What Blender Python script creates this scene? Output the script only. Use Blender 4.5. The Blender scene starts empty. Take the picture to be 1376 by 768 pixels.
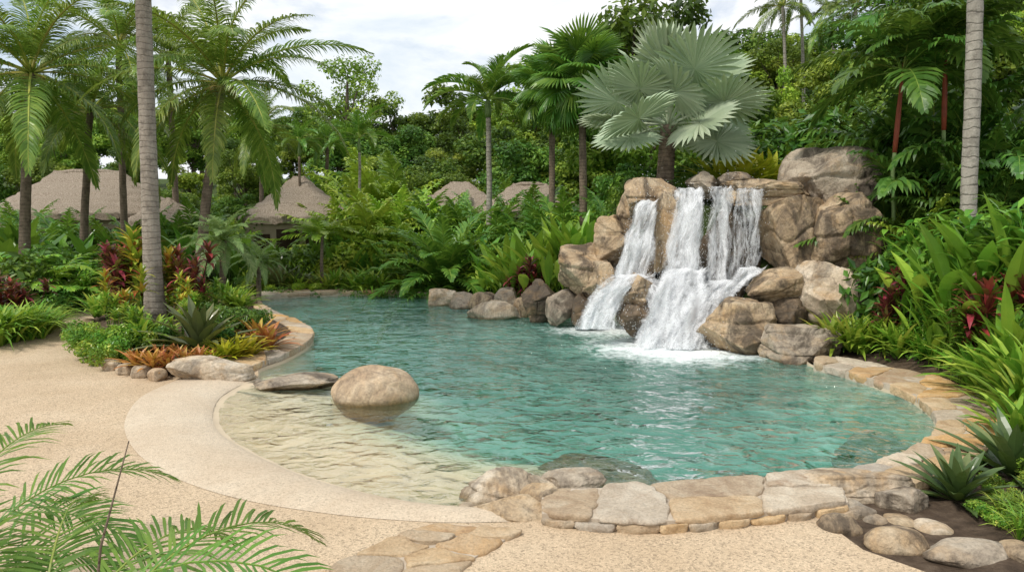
import bpy, bmesh, math, random
import numpy as np
from math import sin, cos, pi, radians
from mathutils import Vector, Matrix, noise
from mathutils.geometry import tessellate_polygon
R = random.Random(7)
C = bpy.context.scene.collection
H = 2.6; A = radians(5.5); F = 983.0

# ---------------------------------------------------------------- measuring helpers
def ray(px, py):
    u = (px-688)/F; v = (384-py)/F
    return Vector((u, cos(A)+v*sin(A), -sin(A)+v*cos(A)))
def at(px, py, Y):
    d = ray(px, py); t = Y/d.y
    return Vector((d.x*t, Y, H+d.z*t))
def gd(px, py, z=0.0):
    d = ray(px, py); t = (z-H)/d.z
    return Vector((d.x*t, d.y*t, z))
def sstep(a, b, x):
    t = min(1, max(0, (x-a)/(b-a))); return t*t*(3-2*t)
def lerp(a, b, t): return a+(b-a)*t

# ---------------------------------------------------------------- object helpers
def tag(o, label=None, cat=None, group=None, kind=None):
    if label: o['label'] = label
    if cat: o['category'] = cat
    if group: o['group'] = group
    if kind: o['kind'] = kind
    return o
def empty(name, loc, label, cat, group=None, rz=0):
    o = bpy.data.objects.new(name, None); C.objects.link(o)
    o.location = loc; o.rotation_euler = (0, 0, rz); o.empty_display_size = .2
    return tag(o, label, cat, group)
def inst(mesh, name, parent=None, loc=(0,0,0), rot=(0,0,0), scale=1.0):
    o = bpy.data.objects.new(name, mesh); C.objects.link(o)
    o.location = loc; o.rotation_euler = rot
    o.scale = (scale,)*3 if not hasattr(scale, '__len__') else scale
    if parent: o.parent = parent
    return o
class MB:
    def __init__(s): s.v = []; s.f = []; s.t = []; s.uv = None; s.e = None
    def mesh(s, name, mat, smooth=True):
        me = bpy.data.meshes.new(name)
        me.from_pydata([tuple(v) for v in s.v], [], s.f)
        if s.t and len(s.t) == len(s.f):
            at_ = me.attributes.new('tone', 'FLOAT', 'FACE')
            at_.data.foreach_set('value', np.clip(np.array(s.t, dtype=np.float32), 0, 1))
        if s.e:
            at_ = me.attributes.new('edge', 'FLOAT', 'POINT'); at_.data.foreach_set('value', np.array(s.e, dtype=np.float32))
        if s.uv is not None:
            l = me.uv_layers.new(name='UVMap')
            idx = np.zeros(len(me.loops), dtype=np.int32); me.loops.foreach_get('vertex_index', idx)
            l.data.foreach_set('uv', np.array(s.uv, dtype=np.float32)[idx].ravel())
        if smooth: me.polygons.foreach_set('use_smooth', [True]*len(me.polygons))
        me.materials.append(mat); me.update()
        return me
    def obj(s, name, mat, parent=None, loc=(0,0,0), smooth=True):
        return inst(s.mesh(name, mat, smooth), name, parent, loc)
    def tube(s, pts, rad, n=8, tone=.5, cap=True):
        b = len(s.v); m = len(pts)
        for i, p in enumerate(pts):
            p = Vector(p)
            d = (Vector(pts[min(i+1, m-1)])-Vector(pts[max(i-1, 0)]))
            d = d.normalized() if d.length > 1e-6 else Vector((0,0,1))
            x = d.orthogonal() if abs(d.z) < .9 else Vector((1,0,0)) - d*d.x
            x.normalize(); y = d.cross(x)
            for k in range(n):
                a = 2*pi*k/n
                s.v.append(p+(x*cos(a)+y*sin(a))*rad[i])
        for i in range(m-1):
            for k in range(n):
                s.f.append((b+i*n+k, b+i*n+(k+1)%n, b+(i+1)*n+(k+1)%n, b+(i+1)*n+k)); s.t.append(tone)
        if cap:
            s.f.append(tuple(b+k for k in range(n))[::-1]); s.t.append(tone)
            s.f.append(tuple(b+(m-1)*n+k for k in range(n))); s.t.append(tone)
    def box(s, c, d):
        b = len(s.v)
        for z in (-1,1):
            for y in (-1,1):
                for x in (-1,1): s.v.append((c[0]+x*d[0]/2, c[1]+y*d[1]/2, c[2]+z*d[2]/2))
        for f in ((0,2,3,1),(4,5,7,6),(0,1,5,4),(2,6,7,3),(0,4,6,2),(1,3,7,5)):
            s.f.append(tuple(b+i for i in f)); s.t.append(.5)

ORD = ('first second third fourth fifth sixth seventh eighth ninth tenth eleventh twelfth thirteenth fourteenth '
       'fifteenth sixteenth seventeenth eighteenth nineteenth twentieth twenty-first twenty-second twenty-third '
       'twenty-fourth twenty-fifth twenty-sixth twenty-seventh twenty-eighth twenty-ninth thirtieth').split()

# ---------------------------------------------------------------- materials
def newmat(name):
    m = bpy.data.materials.new(name); m.use_nodes = True; m.node_tree.nodes.clear(); return m, m.node_tree
def nd(nt, t, props=None, **ins):
    n = nt.nodes.new(t)
    for k, v in (props or {}).items(): setattr(n, k, v)
    for k, v in ins.items():
        s = n.inputs[int(k[1:])] if (k[0] == 'i' and k[1:].isdigit()) else n.inputs[k.replace('_', ' ')]
        if isinstance(v, bpy.types.NodeSocket): nt.links.new(v, s)
        else: s.default_value = v
    return n
def col(c): return (c[0], c[1], c[2], 1)
def ramp(nt, fac, stops, interp='LINEAR'):
    n = nt.nodes.new('ShaderNodeValToRGB'); nt.links.new(fac, n.inputs[0])
    n.color_ramp.interpolation = interp
    e = n.color_ramp.elements
    while len(e) < len(stops): e.new(.5)
    for i, (p, c) in enumerate(stops):
        e[i].position = p; e[i].color = col(c) if hasattr(c, '__len__') else (c, c, c, 1)
    return n.outputs[0]
def mixc(nt, fac, a, b, blend='MIX'):
    n = nt.nodes.new('ShaderNodeMix'); n.data_type = 'RGBA'; n.blend_type = blend
    for i, v in ((0, fac), (6, a), (7, b)):
        if isinstance(v, bpy.types.NodeSocket): nt.links.new(v, n.inputs[i])
        else: n.inputs[i].default_value = v if i == 0 else col(v)
    return n.outputs[2]
def mth(nt, op, a, b=0.0, clamp=False):
    n = nt.nodes.new('ShaderNodeMath'); n.operation = op; n.use_clamp = clamp
    for i, v in enumerate((a, b)):
        if isinstance(v, bpy.types.NodeSocket): nt.links.new(v, n.inputs[i])
        else: n.inputs[i].default_value = v
    return n.outputs[0]
def nz(nt, vec, scale, detail=5, rough=.55, dist=0):
    return nd(nt, 'ShaderNodeTexNoise', Vector=vec, Scale=scale, Detail=detail, Roughness=rough, Distortion=dist).outputs[0]
def vscale(nt, vec, s):
    return nd(nt, 'ShaderNodeMapping', Vector=vec, Scale=s).outputs[0]
def objco(nt): return nd(nt, 'ShaderNodeTexCoord').outputs['Object']
def posn(nt): return nd(nt, 'ShaderNodeNewGeometry').outputs['Position']
def out(nt, sh): nd(nt, 'ShaderNodeOutputMaterial', Surface=sh)
def bump(nt, h, strength, dist=.02):
    return nd(nt, 'ShaderNodeBump', Height=h, Strength=strength, Distance=dist).outputs[0]
def pbsdf(nt, **k): return nd(nt, 'ShaderNodeBsdfPrincipled', **k).outputs[0]

def leafmat(name, stops, rough=.36, trans=.3, spec=.32, spread=.35, gain=1.5):
    m, nt = newmat(name)
    stops = [(p, tuple(min(.75, q*gain*k) for q, k in zip(c, (1.0, 1.0, .85)))) for p, c in stops]
    tone = nd(nt, 'ShaderNodeAttribute', {'attribute_name': 'tone'}).outputs['Fac']
    co = objco(nt)
    f = mth(nt, 'ADD', tone, mth(nt, 'MULTIPLY', mth(nt, 'SUBTRACT', nz(nt, co, 2.2, 3), .5), .5), True)
    c = ramp(nt, f, stops)
    rnd = nd(nt, 'ShaderNodeObjectInfo').outputs['Random']
    val = mth(nt, 'ADD', mth(nt, 'MULTIPLY', rnd, spread), 1-spread*.5)
    hue = mth(nt, 'ADD', mth(nt, 'MULTIPLY', rnd, .035), .478)
    c = nd(nt, 'ShaderNodeHueSaturation', Hue=hue, Value=val, Color=c).outputs[0]
    p = pbsdf(nt, Base_Color=c, Roughness=rough, Specular_IOR_Level=spec)
    tc = mixc(nt, .45, c, (.30, .42, .04))
    t = nd(nt, 'ShaderNodeBsdfTranslucent', Color=tc).outputs[0]
    out(nt, nd(nt, 'ShaderNodeMixShader', i0=trans, i1=p, i2=t).outputs[0])
    return m

def rockmat(name, c1, c2, c3, stain=(.48,.30,.14), sa=.5, dark=.5, wet=0.0, bd=.10):
    m, nt = newmat(name)
    n = nd(nt, 'ShaderNodeVectorMath', {'operation': 'ADD'}, i0=objco(nt)); co = n.outputs[0]
    rnd = nd(nt, 'ShaderNodeObjectInfo').outputs['Random']
    nt.links.new(mth(nt, 'MULTIPLY', rnd, 37.0), n.inputs[1])
    c = ramp(nt, nz(nt, co, 1.7, 8, .62, .6), [(.3, c1), (.5, c2), (.68, c3)])
    st = ramp(nt, nz(nt, co, 2.0, 6, .6, 1.0), [(.50, 0), (.66, sa)])
    c = mixc(nt, st, c, stain)
    sk = ramp(nt, nz(nt, vscale(nt, co, (1.3, 1.3, .55)), 1.3, 9, .7, .9), [(.46, 0), (.60, dark)])
    c = mixc(nt, sk, c, (.075, .057, .042))
    sp = ramp(nt, nz(nt, co, 26, 5, .75), [(.32, .66), (.55, 1.0), (.75, 1.2)])
    c = mixc(nt, 1.0, c, sp, 'MULTIPLY')
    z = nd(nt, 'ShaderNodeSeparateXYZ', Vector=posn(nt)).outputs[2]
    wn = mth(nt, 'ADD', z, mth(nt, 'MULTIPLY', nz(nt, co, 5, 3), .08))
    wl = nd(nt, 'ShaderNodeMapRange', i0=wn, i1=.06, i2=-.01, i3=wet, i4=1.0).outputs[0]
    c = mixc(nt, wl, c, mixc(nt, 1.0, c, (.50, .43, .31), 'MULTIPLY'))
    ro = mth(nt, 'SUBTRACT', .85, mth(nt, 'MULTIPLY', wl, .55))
    vo = nd(nt, 'ShaderNodeTexVoronoi', {'feature': 'DISTANCE_TO_EDGE'},
            Vector=nd(nt, 'ShaderNodeVectorMath', {'operation': 'ADD'}, i0=vscale(nt, co, (.8,.8,1.5)),
                      i1=nd(nt, 'ShaderNodeTexNoise', Vector=co, Scale=2.0, Detail=6).outputs[1]).outputs[0], Scale=.6).outputs[0]
    cr = ramp(nt, vo, [(0, 0), (.03, 1)])
    h = mth(nt, 'ADD', mth(nt, 'MULTIPLY', nz(nt, co, 4, 12, .66), 1.0), mth(nt, 'MULTIPLY', cr, .12))
    c = mixc(nt, mth(nt, 'MULTIPLY', mth(nt, 'SUBTRACT', 1.0, cr), .3), c, (.06, .045, .035))
    out(nt, pbsdf(nt, Base_Color=c, Roughness=ro, Specular_IOR_Level=.35, Normal=bump(nt, h, .9, bd)))
    return m

def stonemat(name, a, b, c3, sc=5):
    m, nt = newmat(name)
    n = nd(nt, 'ShaderNodeVectorMath', {'operation': 'ADD'}, i0=posn(nt)); co = n.outputs[0]
    rnd = nd(nt, 'ShaderNodeObjectInfo').outputs['Random']
    nt.links.new(mth(nt, 'MULTIPLY', rnd, 50.0), n.inputs[1])
    c = ramp(nt, nz(nt, co, sc*.45, 8, .65, 1.2), [(.3, a), (.5, b), (.7, c3)])
    c = mixc(nt, 1.0, c, ramp(nt, nz(nt, co, 45, 4, .7), [(.3, .72), (.6, 1.05)]), 'MULTIPLY')
    dk = ramp(nt, nz(nt, co, 3.5, 8, .7), [(.53, 0), (.70, .6)])
    c = mixc(nt, dk, c, (.26, .155, .09))
    c = nd(nt, 'ShaderNodeHueSaturation', Value=mth(nt, 'ADD', mth(nt, 'MULTIPLY', rnd, .35), .80), Color=c,
           Saturation=mth(nt, 'ADD', mth(nt, 'MULTIPLY', rnd, .35), .9)).outputs[0]
    out(nt, pbsdf(nt, Base_Color=c, Roughness=.8, Specular_IOR_Level=.3, Normal=bump(nt, nz(nt, co, 7, 12, .72), .9, .06)))
    return m

M = {}
M['rock_tan'] = rockmat('rock_tan', (.30,.21,.125), (.48,.355,.225), (.61,.49,.34), sa=.55, dark=.85)
M['rock_grey'] = rockmat('rock_grey', (.22,.18,.14), (.40,.33,.25), (.53,.455,.355), sa=.4, dark=.8)
M['rock_pale'] = rockmat('rock_pale', (.40,.30,.21), (.57,.46,.33), (.66,.575,.46), sa=.65, dark=.55)
M['rock_smooth'] = rockmat('rock_smooth', (.36,.25,.16), (.49,.365,.24), (.56,.45,.32), sa=.4, dark=.5, bd=.04)
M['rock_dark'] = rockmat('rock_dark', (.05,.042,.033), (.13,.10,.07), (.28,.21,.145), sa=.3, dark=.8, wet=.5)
M['rock_under'] = rockmat('rock_under', (.26,.20,.10), (.38,.31,.16), (.50,.42,.24), sa=.35, dark=.5, wet=.9)
M['flag_tan'] = stonemat('flag_tan', (.43,.30,.185), (.57,.43,.285), (.66,.54,.39))
M['flag_orange'] = stonemat('flag_orange', (.45,.27,.145), (.57,.39,.225), (.62,.48,.33))
M['flag_grey'] = stonemat('flag_grey', (.44,.36,.275), (.56,.475,.375), (.68,.605,.495))

def simple(name, stops, scale, rough=.85, bs=.5, bd=.02, bscale=None, stretch=(1,1,1), world=True, detail=8):
    m, nt = newmat(name)
    co = vscale(nt, posn(nt) if world else objco(nt), stretch)
    c = ramp(nt, nz(nt, co, scale, detail, .65), stops)
    out(nt, pbsdf(nt, Base_Color=c, Roughness=rough, Specular_IOR_Level=.25, Normal=bump(nt, nz(nt, co, bscale or scale*4, 8, .7), bs, bd)))
    return m
M['mortar'] = simple('mortar', [(.3,(.36,.29,.22)), (.7,(.55,.47,.37))], 6)
M['thatch'] = simple('thatch', [(.30,(.22,.165,.12)), (.5,(.46,.37,.285)), (.70,(.70,.60,.48))], 3.0, .95, 1.0, .12, 5, (9,9,.9))
M['hut_wall'] = simple('hut_wall', [(.3,(.42,.34,.22)), (.7,(.55,.45,.32))], 2)
M['dark_wood'] = simple('dark_wood', [(.3,(.04,.025,.015)), (.7,(.10,.065,.04))], 5)
M['soil'] = simple('soil', [(.3,(.05,.034,.022)), (.5,(.10,.068,.045)), (.7,(.18,.13,.09))], 7, .95, 1.0, .05, 22)

def ground_m():
    m, nt = newmat('jungle_floor'); co = posn(nt)
    c = ramp(nt, nz(nt, co, 1.1, 8, .7), [(.3,(.03,.035,.014)), (.5,(.05,.08,.02)), (.62,(.09,.12,.03)), (.75,(.13,.10,.05))])
    out(nt, pbsdf(nt, Base_Color=c, Roughness=.95, Specular_IOR_Level=.15, Normal=bump(nt, nz(nt, co, 9, 8, .7), 1.0, .1)))
    return m
M['ground'] = ground_m()
def deck_m(name, c1, c2, c3, sp=.5):
    m, nt = newmat(name); co = posn(nt)
    c = ramp(nt, nz(nt, co, .7, 6, .6), [(.3, c1), (.55, c2), (.75, c3)])
    v = nd(nt, 'ShaderNodeTexVoronoi', Vector=co, Scale=65.0)
    pb = ramp(nt, nd(nt, 'ShaderNodeSeparateColor', Color=v.outputs[1]).outputs[0], [(0, .5), (.3, .92), (.8, 1.08), (1, 1.25)])
    c = mixc(nt, sp, c, mixc(nt, 1.0, c, pb, 'MULTIPLY'))
    gq = ramp(nt, nz(nt, co, 110, 3, .7), [(.35, .7), (.6, 1.1)])
    c = mixc(nt, sp, c, mixc(nt, 1.0, c, gq, 'MULTIPLY'))
    s = ramp(nt, nz(nt, co, .35, 7, .7, 1.5), [(.46, 0), (.75, .45)])
    c = mixc(nt, s, c, (.42, .30, .19))
    h = mth(nt, 'ADD', v.outputs[0], nz(nt, co, 60, 4, .6))
    out(nt, pbsdf(nt, Base_Color=c, Roughness=.85, Specular_IOR_Level=.25, Normal=bump(nt, h, .5, .01)))
    return m
M['deck'] = deck_m('pebble_deck', (.50,.375,.245), (.57,.44,.30), (.61,.49,.345), .85)
M['band'] = deck_m('pale_band', (.54,.44,.325), (.59,.49,.37), (.62,.53,.41), .5)

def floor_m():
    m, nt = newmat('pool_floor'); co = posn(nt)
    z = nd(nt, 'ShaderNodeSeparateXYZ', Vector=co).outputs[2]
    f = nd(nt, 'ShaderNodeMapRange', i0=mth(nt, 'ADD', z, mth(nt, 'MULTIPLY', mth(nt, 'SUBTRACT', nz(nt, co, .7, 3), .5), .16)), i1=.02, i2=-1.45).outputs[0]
    c = ramp(nt, f, [(0, (.56,.45,.32)), (.10, (.62,.52,.37)), (.20, (.58,.54,.38)), (.34, (.44,.54,.40)), (.55, (.21,.46,.37)), (1, (.09,.36,.29))])  # greener and darker with depth: light absorbed by the water, painted into floor colour
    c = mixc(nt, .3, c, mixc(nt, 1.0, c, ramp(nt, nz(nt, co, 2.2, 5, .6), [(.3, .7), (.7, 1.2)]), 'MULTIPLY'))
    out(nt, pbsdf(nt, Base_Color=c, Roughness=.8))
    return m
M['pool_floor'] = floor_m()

FALL = gd(910, 462); FALL2 = gd(818, 438)
def water_m():
    m, nt = newmat('pool_water'); co = posn(nt)
    d1 = nd(nt, 'ShaderNodeVectorMath', {'operation': 'DISTANCE'}, i0=co, i1=(FALL.x, FALL.y, -.06)).outputs['Value']
    d2 = nd(nt, 'ShaderNodeVectorMath', {'operation': 'DISTANCE'}, i0=co, i1=(FALL2.x, FALL2.y, -.06)).outputs['Value']
    dv = mth(nt, 'MINIMUM', d1, mth(nt, 'ADD', d2, .5))
    near = nd(nt, 'ShaderNodeMapRange', i0=dv, i1=0.3, i2=6.0, i3=1.0, i4=0.0).outputs[0]
    bd = nd(nt, 'ShaderNodeVectorMath', {'operation': 'DISTANCE'}, i0=co, i1=(-3.2, 8.0, 0)).outputs['Value']
    c2 = vscale(nt, co, (1.0, 1.25, 1.0))
    h1 = nz(nt, c2, 1.0, 1, .4, .5)
    h2 = nz(nt, c2, 3.3, 1.5, .45, .7)
    h3 = nz(nt, c2, 10, 2, .5, .5)
    patch = ramp(nt, nz(nt, co, .45, 3, .5), [(.35, .55), (.62, 1.15)])
    h = mth(nt, 'ADD', mth(nt, 'ADD', mth(nt, 'MULTIPLY', h1, 1.3), mth(nt, 'MULTIPLY', mth(nt, 'MULTIPLY', h2, .9), patch)), mth(nt, 'MULTIPLY', h3, mth(nt, 'ADD', .12, mth(nt, 'MULTIPLY', near, .35))))
    calm = nd(nt, 'ShaderNodeMapRange', i0=bd, i1=1.0, i2=5.5, i3=.45, i4=1.0).outputs[0]
    b = bump(nt, mth(nt, 'MULTIPLY', h, calm), 1.0, .165)
    fr = nd(nt, 'ShaderNodeFresnel', IOR=1.34, Normal=b).outputs[0]
    fr = mth(nt, 'MULTIPLY', fr, 1.3, True)
    body = mixc(nt, ramp(nt, h2, [(.36, 0), (.64, 1)]), (.10,.31,.245), (.29,.54,.45))
    tr = nd(nt, 'ShaderNodeBsdfTransparent', Color=(.96,.99,.97,1)).outputs[0]
    df = nd(nt, 'ShaderNodeBsdfDiffuse', Color=body, Normal=b).outputs[0]
    op = nd(nt, 'ShaderNodeMapRange', i0=bd, i1=1.5, i2=7.5, i3=.0, i4=.38).outputs[0]
    base = nd(nt, 'ShaderNodeMixShader', i0=op, i1=tr, i2=df).outputs[0]
    gl = nd(nt, 'ShaderNodeBsdfGlossy', Color=(1,1,1,1), Roughness=.04, Normal=b).outputs[0]
    w = nd(nt, 'ShaderNodeMixShader', i0=fr, i1=base, i2=gl).outputs[0]
    fo = nz(nt, co, 3.2, 9, .76, 1.4)
    ne = nd(nt, 'ShaderNodeMapRange', i0=dv, i1=.2, i2=2.7, i3=.60, i4=-.14).outputs[0]
    fm = ramp(nt, mth(nt, 'ADD', fo, ne), [(.56, 0), (.9, .95)])
    foam = nd(nt, 'ShaderNodeBsdfDiffuse', Color=(.88,.93,.93,1), Normal=b).outputs[0]
    out(nt, nd(nt, 'ShaderNodeMixShader', i0=fm, i1=w, i2=foam).outputs[0])
    return m
M['water'] = water_m()

def fall_m(name, lo, hi, su=5.0, sv=1.0):
    m, nt = newmat(name)
    uv = nd(nt, 'ShaderNodeTexCoord').outputs['UV']
    eg = nd(nt, 'ShaderNodeAttribute', {'attribute_name': 'edge'}).outputs['Fac']
    a = nz(nt, vscale(nt, uv, (su, sv, 1)), 1.0, 9, .80, 1.2)
    b = nz(nt, vscale(nt, uv, (su*4, sv*9, 1)), 1.0, 6, .85, .6)
    big = nz(nt, vscale(nt, uv, (4.2, 1.0, 1)), 1.0, 3, .5, .5)
    s = mth(nt, 'ADD', mth(nt, 'ADD', mth(nt, 'MULTIPLY', a, .38), mth(nt, 'MULTIPLY', b, .26)), mth(nt, 'MULTIPLY', big, .36))
    s = mth(nt, 'ADD', s, mth(nt, 'MULTIPLY', mth(nt, 'SUBTRACT', eg, 1.0), .33))
    al = ramp(nt, s, [(lo, 0), ((lo+hi)/2, .45), (hi, .98)])
    df = nd(nt, 'ShaderNodeBsdfDiffuse', Color=(.97,.98,1,1), Normal=bump(nt, mth(nt, 'ADD', a, b), .7, .05)).outputs[0]
    tl = nd(nt, 'ShaderNodeBsdfTranslucent', Color=(.97,.98,1,1)).outputs[0]
    x = nd(nt, 'ShaderNodeMixShader', i0=.3, i1=df, i2=tl).outputs[0]
    tr = nd(nt, 'ShaderNodeBsdfTransparent').outputs[0]
    out(nt, nd(nt, 'ShaderNodeMixShader', i0=al, i1=tr, i2=x).outputs[0])
    return m
M['fall'] = fall_m('falling_water', .445, .575, 7, 1.0)
M['fall_thin'] = fall_m('thin_falling_water', .48, .60, 9, .9)
M['fall_froth'] = fall_m('frothing_water', .42, .55, 4.5, 2.6)
def drop_m():
    m, nt = newmat('water_drops')
    df = nd(nt, 'ShaderNodeBsdfDiffuse', Color=(.95,.97,.98,1)).outputs[0]
    tl = nd(nt, 'ShaderNodeBsdfTranslucent', Color=(.95,.97,.98,1)).outputs[0]
    out(nt, nd(nt, 'ShaderNodeMixShader', i0=.4, i1=df, i2=tl).outputs[0])
    return m
M['drops'] = drop_m()

def trunk_m(name, a, b, rings=9.0, k=.6):
    m, nt = newmat(name); co = objco(nt)
    c = ramp(nt, nz(nt, vscale(nt, co, (3,3,.8)), 2.0, 8, .7), [(.3, a), (.7, b)])
    bl = ramp(nt, nz(nt, co, 5, 6, .7), [(.5, 0), (.62, .5)])
    c = mixc(nt, bl, c, tuple(q*.45 for q in a))
    dis = nz(nt, co, 3, 3)
    z = mth(nt, 'ADD', mth(nt, 'MULTIPLY', nd(nt, 'ShaderNodeSeparateXYZ', Vector=co).outputs[2], rings), mth(nt, 'MULTIPLY', dis, 1.2))
    fz = mth(nt, 'FRACT', z)
    rg = ramp(nt, fz, [(0, 0), (.12, 1), (.9, 1), (1, 0)])
    c = mixc(nt, mth(nt, 'MULTIPLY', mth(nt, 'SUBTRACT', 1.0, rg), k), c, (.05,.04,.03))
    h = mth(nt, 'ADD', mth(nt, 'MULTIPLY', rg, .4), nz(nt, co, 14, 8, .7))
    out(nt, pbsdf(nt, Base_Color=c, Roughness=.9, Specular_IOR_Level=.2, Normal=bump(nt, h, .8, .03)))
    return m
M['trunk_grey'] = trunk_m('palm_bark_grey', (.22,.185,.15), (.42,.37,.31), 8, .45)
M['trunk_brown'] = trunk_m('palm_bark_brown', (.12,.09,.065), (.27,.205,.15), 9)
M['trunk_pale'] = trunk_m('palm_bark_pale', (.28,.25,.21), (.45,.41,.35), 6)
M['bark'] = trunk_m('tree_bark', (.08,.065,.045), (.19,.15,.11), .3, .1)
M['red_shaft'] = simple('red_crownshaft', [(.3,(.16,.035,.018)), (.7,(.30,.07,.035))], 4, .5, .1)
M['green_shaft'] = simple('green_crownshaft', [(.3,(.12,.18,.06)), (.7,(.20,.28,.10))], 4, .4, .1)
M['coconut'] = simple('coconut_husk', [(.3,(.20,.17,.04)), (.7,(.36,.27,.08))], 3, .5, .2)

G_ = lambda r, g, b: (r, g, b)
M['coco'] = leafmat('coconut_frond', [(0,G_(.04,.085,.018)), (.5,G_(.10,.17,.032)), (.85,G_(.22,.28,.06)), (1,G_(.40,.37,.11))], .36, .3)
M['palm_green'] = leafmat('palm_frond', [(0,G_(.018,.065,.01)), (.5,G_(.055,.135,.022)), (.85,G_(.14,.24,.04)), (1,G_(.26,.31,.08))], .34, .3, gain=1.6)
M['palm_deep'] = leafmat('deep_green_frond', [(0,G_(.013,.05,.01)), (.5,G_(.045,.11,.02)), (.85,G_(.10,.19,.035)), (1,G_(.20,.26,.06))], .34, .26, gain=1.45)
M['fore'] = leafmat('foreground_frond', [(0,G_(.03,.085,.016)), (.5,G_(.075,.165,.032)), (.85,G_(.15,.25,.05)), (1,G_(.27,.32,.09))], .36, .3, .25, gain=1.35)
M['palm_lime'] = leafmat('lime_frond', [(0,G_(.06,.14,.016)), (.5,G_(.16,.27,.028)), (1,G_(.36,.42,.07))], .36, .33, gain=1.55)
M['silver'] = leafmat('silver_frond', [(0,G_(.17,.23,.175)), (.5,G_(.28,.345,.27)), (1,G_(.42,.47,.39))], .5, .12, .3, .25, 1.3)
M['date'] = leafmat('date_frond', [(0,G_(.05,.10,.04)), (.5,G_(.12,.19,.075)), (1,G_(.25,.32,.14))], .4, .25)
M['tree_dark'] = leafmat('dark_leaves', [(0,G_(.013,.036,.006)), (.5,G_(.045,.098,.015)), (1,G_(.13,.195,.03))], .42, .26, .25, .5, gain=1.75)
M['tree_mid'] = leafmat('mid_leaves', [(0,G_(.03,.07,.011)), (.5,G_(.09,.155,.022)), (1,G_(.22,.28,.04))], .42, .3, .25, .5, gain=1.75)
M['tree_lime'] = leafmat('lime_leaves', [(0,G_(.07,.135,.014)), (.5,G_(.16,.24,.026)), (1,G_(.31,.36,.05))], .42, .33, .25, gain=1.65)
M['shrub_dark'] = leafmat('shrub_leaves', [(0,G_(.016,.055,.009)), (.5,G_(.052,.125,.018)), (1,G_(.15,.24,.038))], .36, .25, gain=1.6)
M['shrub_lime'] = leafmat('lime_shrub_leaves', [(0,G_(.10,.18,.015)), (.5,G_(.22,.32,.03)), (1,G_(.44,.47,.06))], .38, .3, gain=1.3)
M['ginger'] = leafmat('ginger_leaves', [(0,G_(.02,.075,.011)), (.5,G_(.055,.155,.022)), (.85,G_(.15,.28,.04)), (1,G_(.38,.42,.08))], .28, .28, .42)
M['banana'] = leafmat('paddle_leaves', [(0,G_(.035,.12,.014)), (.5,G_(.11,.24,.028)), (1,G_(.32,.41,.06))], .28, .33, .42)
M['strap'] = leafmat('strap_leaves', [(0,G_(.04,.12,.014)), (.5,G_(.12,.25,.028)), (.85,G_(.30,.38,.06)), (1,G_(.50,.48,.12))], .32, .3, gain=1.3)
M['yellow'] = leafmat('yellow_leaves', [(0,G_(.16,.26,.02)), (.4,G_(.40,.42,.03)), (1,G_(.62,.52,.06))], .36, .3, gain=1.15)
M['croton'] = leafmat('croton_leaves', [(0,G_(.06,.15,.02)), (.35,G_(.22,.32,.04)), (.6,G_(.50,.46,.06)), (.85,G_(.50,.24,.05)), (1,G_(.32,.05,.03))], .33, .25, gain=1.15)
M['cordy'] = leafmat('cordyline_leaves', [(0,G_(.04,.012,.014)), (.5,G_(.14,.02,.03)), (.85,G_(.30,.04,.06)), (1,G_(.16,.17,.05))], .3, .15, gain=1.15)
M['brom_orange'] = leafmat('orange_bromeliad_leaves', [(0,G_(.18,.16,.03)), (.35,G_(.40,.14,.05)), (.7,G_(.50,.22,.08)), (1,G_(.36,.38,.07))], .33, .25, gain=1.15)
M['brom_dark'] = leafmat('dark_bromeliad_leaves', [(0,G_(.03,.05,.025)), (.5,G_(.08,.10,.045)), (.85,G_(.16,.15,.07)), (1,G_(.26,.12,.08))], .26, .1)
M['agave'] = leafmat('agave_leaves', [(0,G_(.03,.065,.025)), (.5,G_(.07,.12,.045)), (.85,G_(.15,.18,.08)), (1,G_(.28,.15,.09))], .28, .1, gain=1.25)

# ---------------------------------------------------------------- pool outline
OUT = [(345,401,0),(400,396.5,0),(500,394,0),(580,397,0),(630,402,0),(700,408,0),(790,414,0),(880,432,0),(960,448,0),(1060,473,0),
 (1095,491,0),(1150,508,0),(1212,530,0),(1248,553,0),(1258,578,0),(1235,602,0),(1190,622,0),(1110,642,0),(1000,655,0),
 (880,663,0),(760,668,0),(680,676,.3),(610,680,1),(540,672,1),(460,655,1),(390,633,1),(330,606,1),(292,582,1),(280,560,1),
 (288,535,1),(315,517,.9),(345,508,.3),(350,495,0),(385,482,0),(415,464,0),(420,448,0),(400,436,0),(365,420,0),(348,408,0)]
def catmull(P, closed=True, k=8):
    n = len(P); o = []
    rng = range(n) if closed else range(n-1)
    for i in rng:
        g_ = (lambda j: P[j % n]) if closed else (lambda j: P[min(max(j, 0), n-1)])
        a, b, c, d = g_(i-1), g_(i), g_(i+1), g_(i+2)
        for j in range(k):
            t = j/k
            o.append([.5*(2*b[q]+(c[q]-a[q])*t+(2*a[q]-5*b[q]+4*c[q]-d[q])*t*t+(3*b[q]-a[q]-3*c[q]+d[q])*t**3) for q in range(len(b))])
    if not closed: o.append(list(P[-1]))
    return o
W0 = [(*gd(p[0], p[1])[:2], p[2]) for p in OUT]
PO = catmull(W0)
CEN = gd(700, 480)
ang = np.array([math.atan2(p[1]-CEN.y, p[0]-CEN.x) for p in PO])
rad = np.array([math.hypot(p[1]-CEN.y, p[0]-CEN.x) for p in PO])
o_ = np.argsort(ang); ang_s, rad_s = ang[o_], rad[o_]
def Rth(th): return float(np.interp(th, ang_s, rad_s, period=2*pi))
BEACH = np.array([[p[0], p[1]] for p in PO if p[2] > .6])
def dbeach(x, y): return float(np.sqrt(((BEACH-np.array([x, y]))**2).sum(1).min()))
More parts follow.
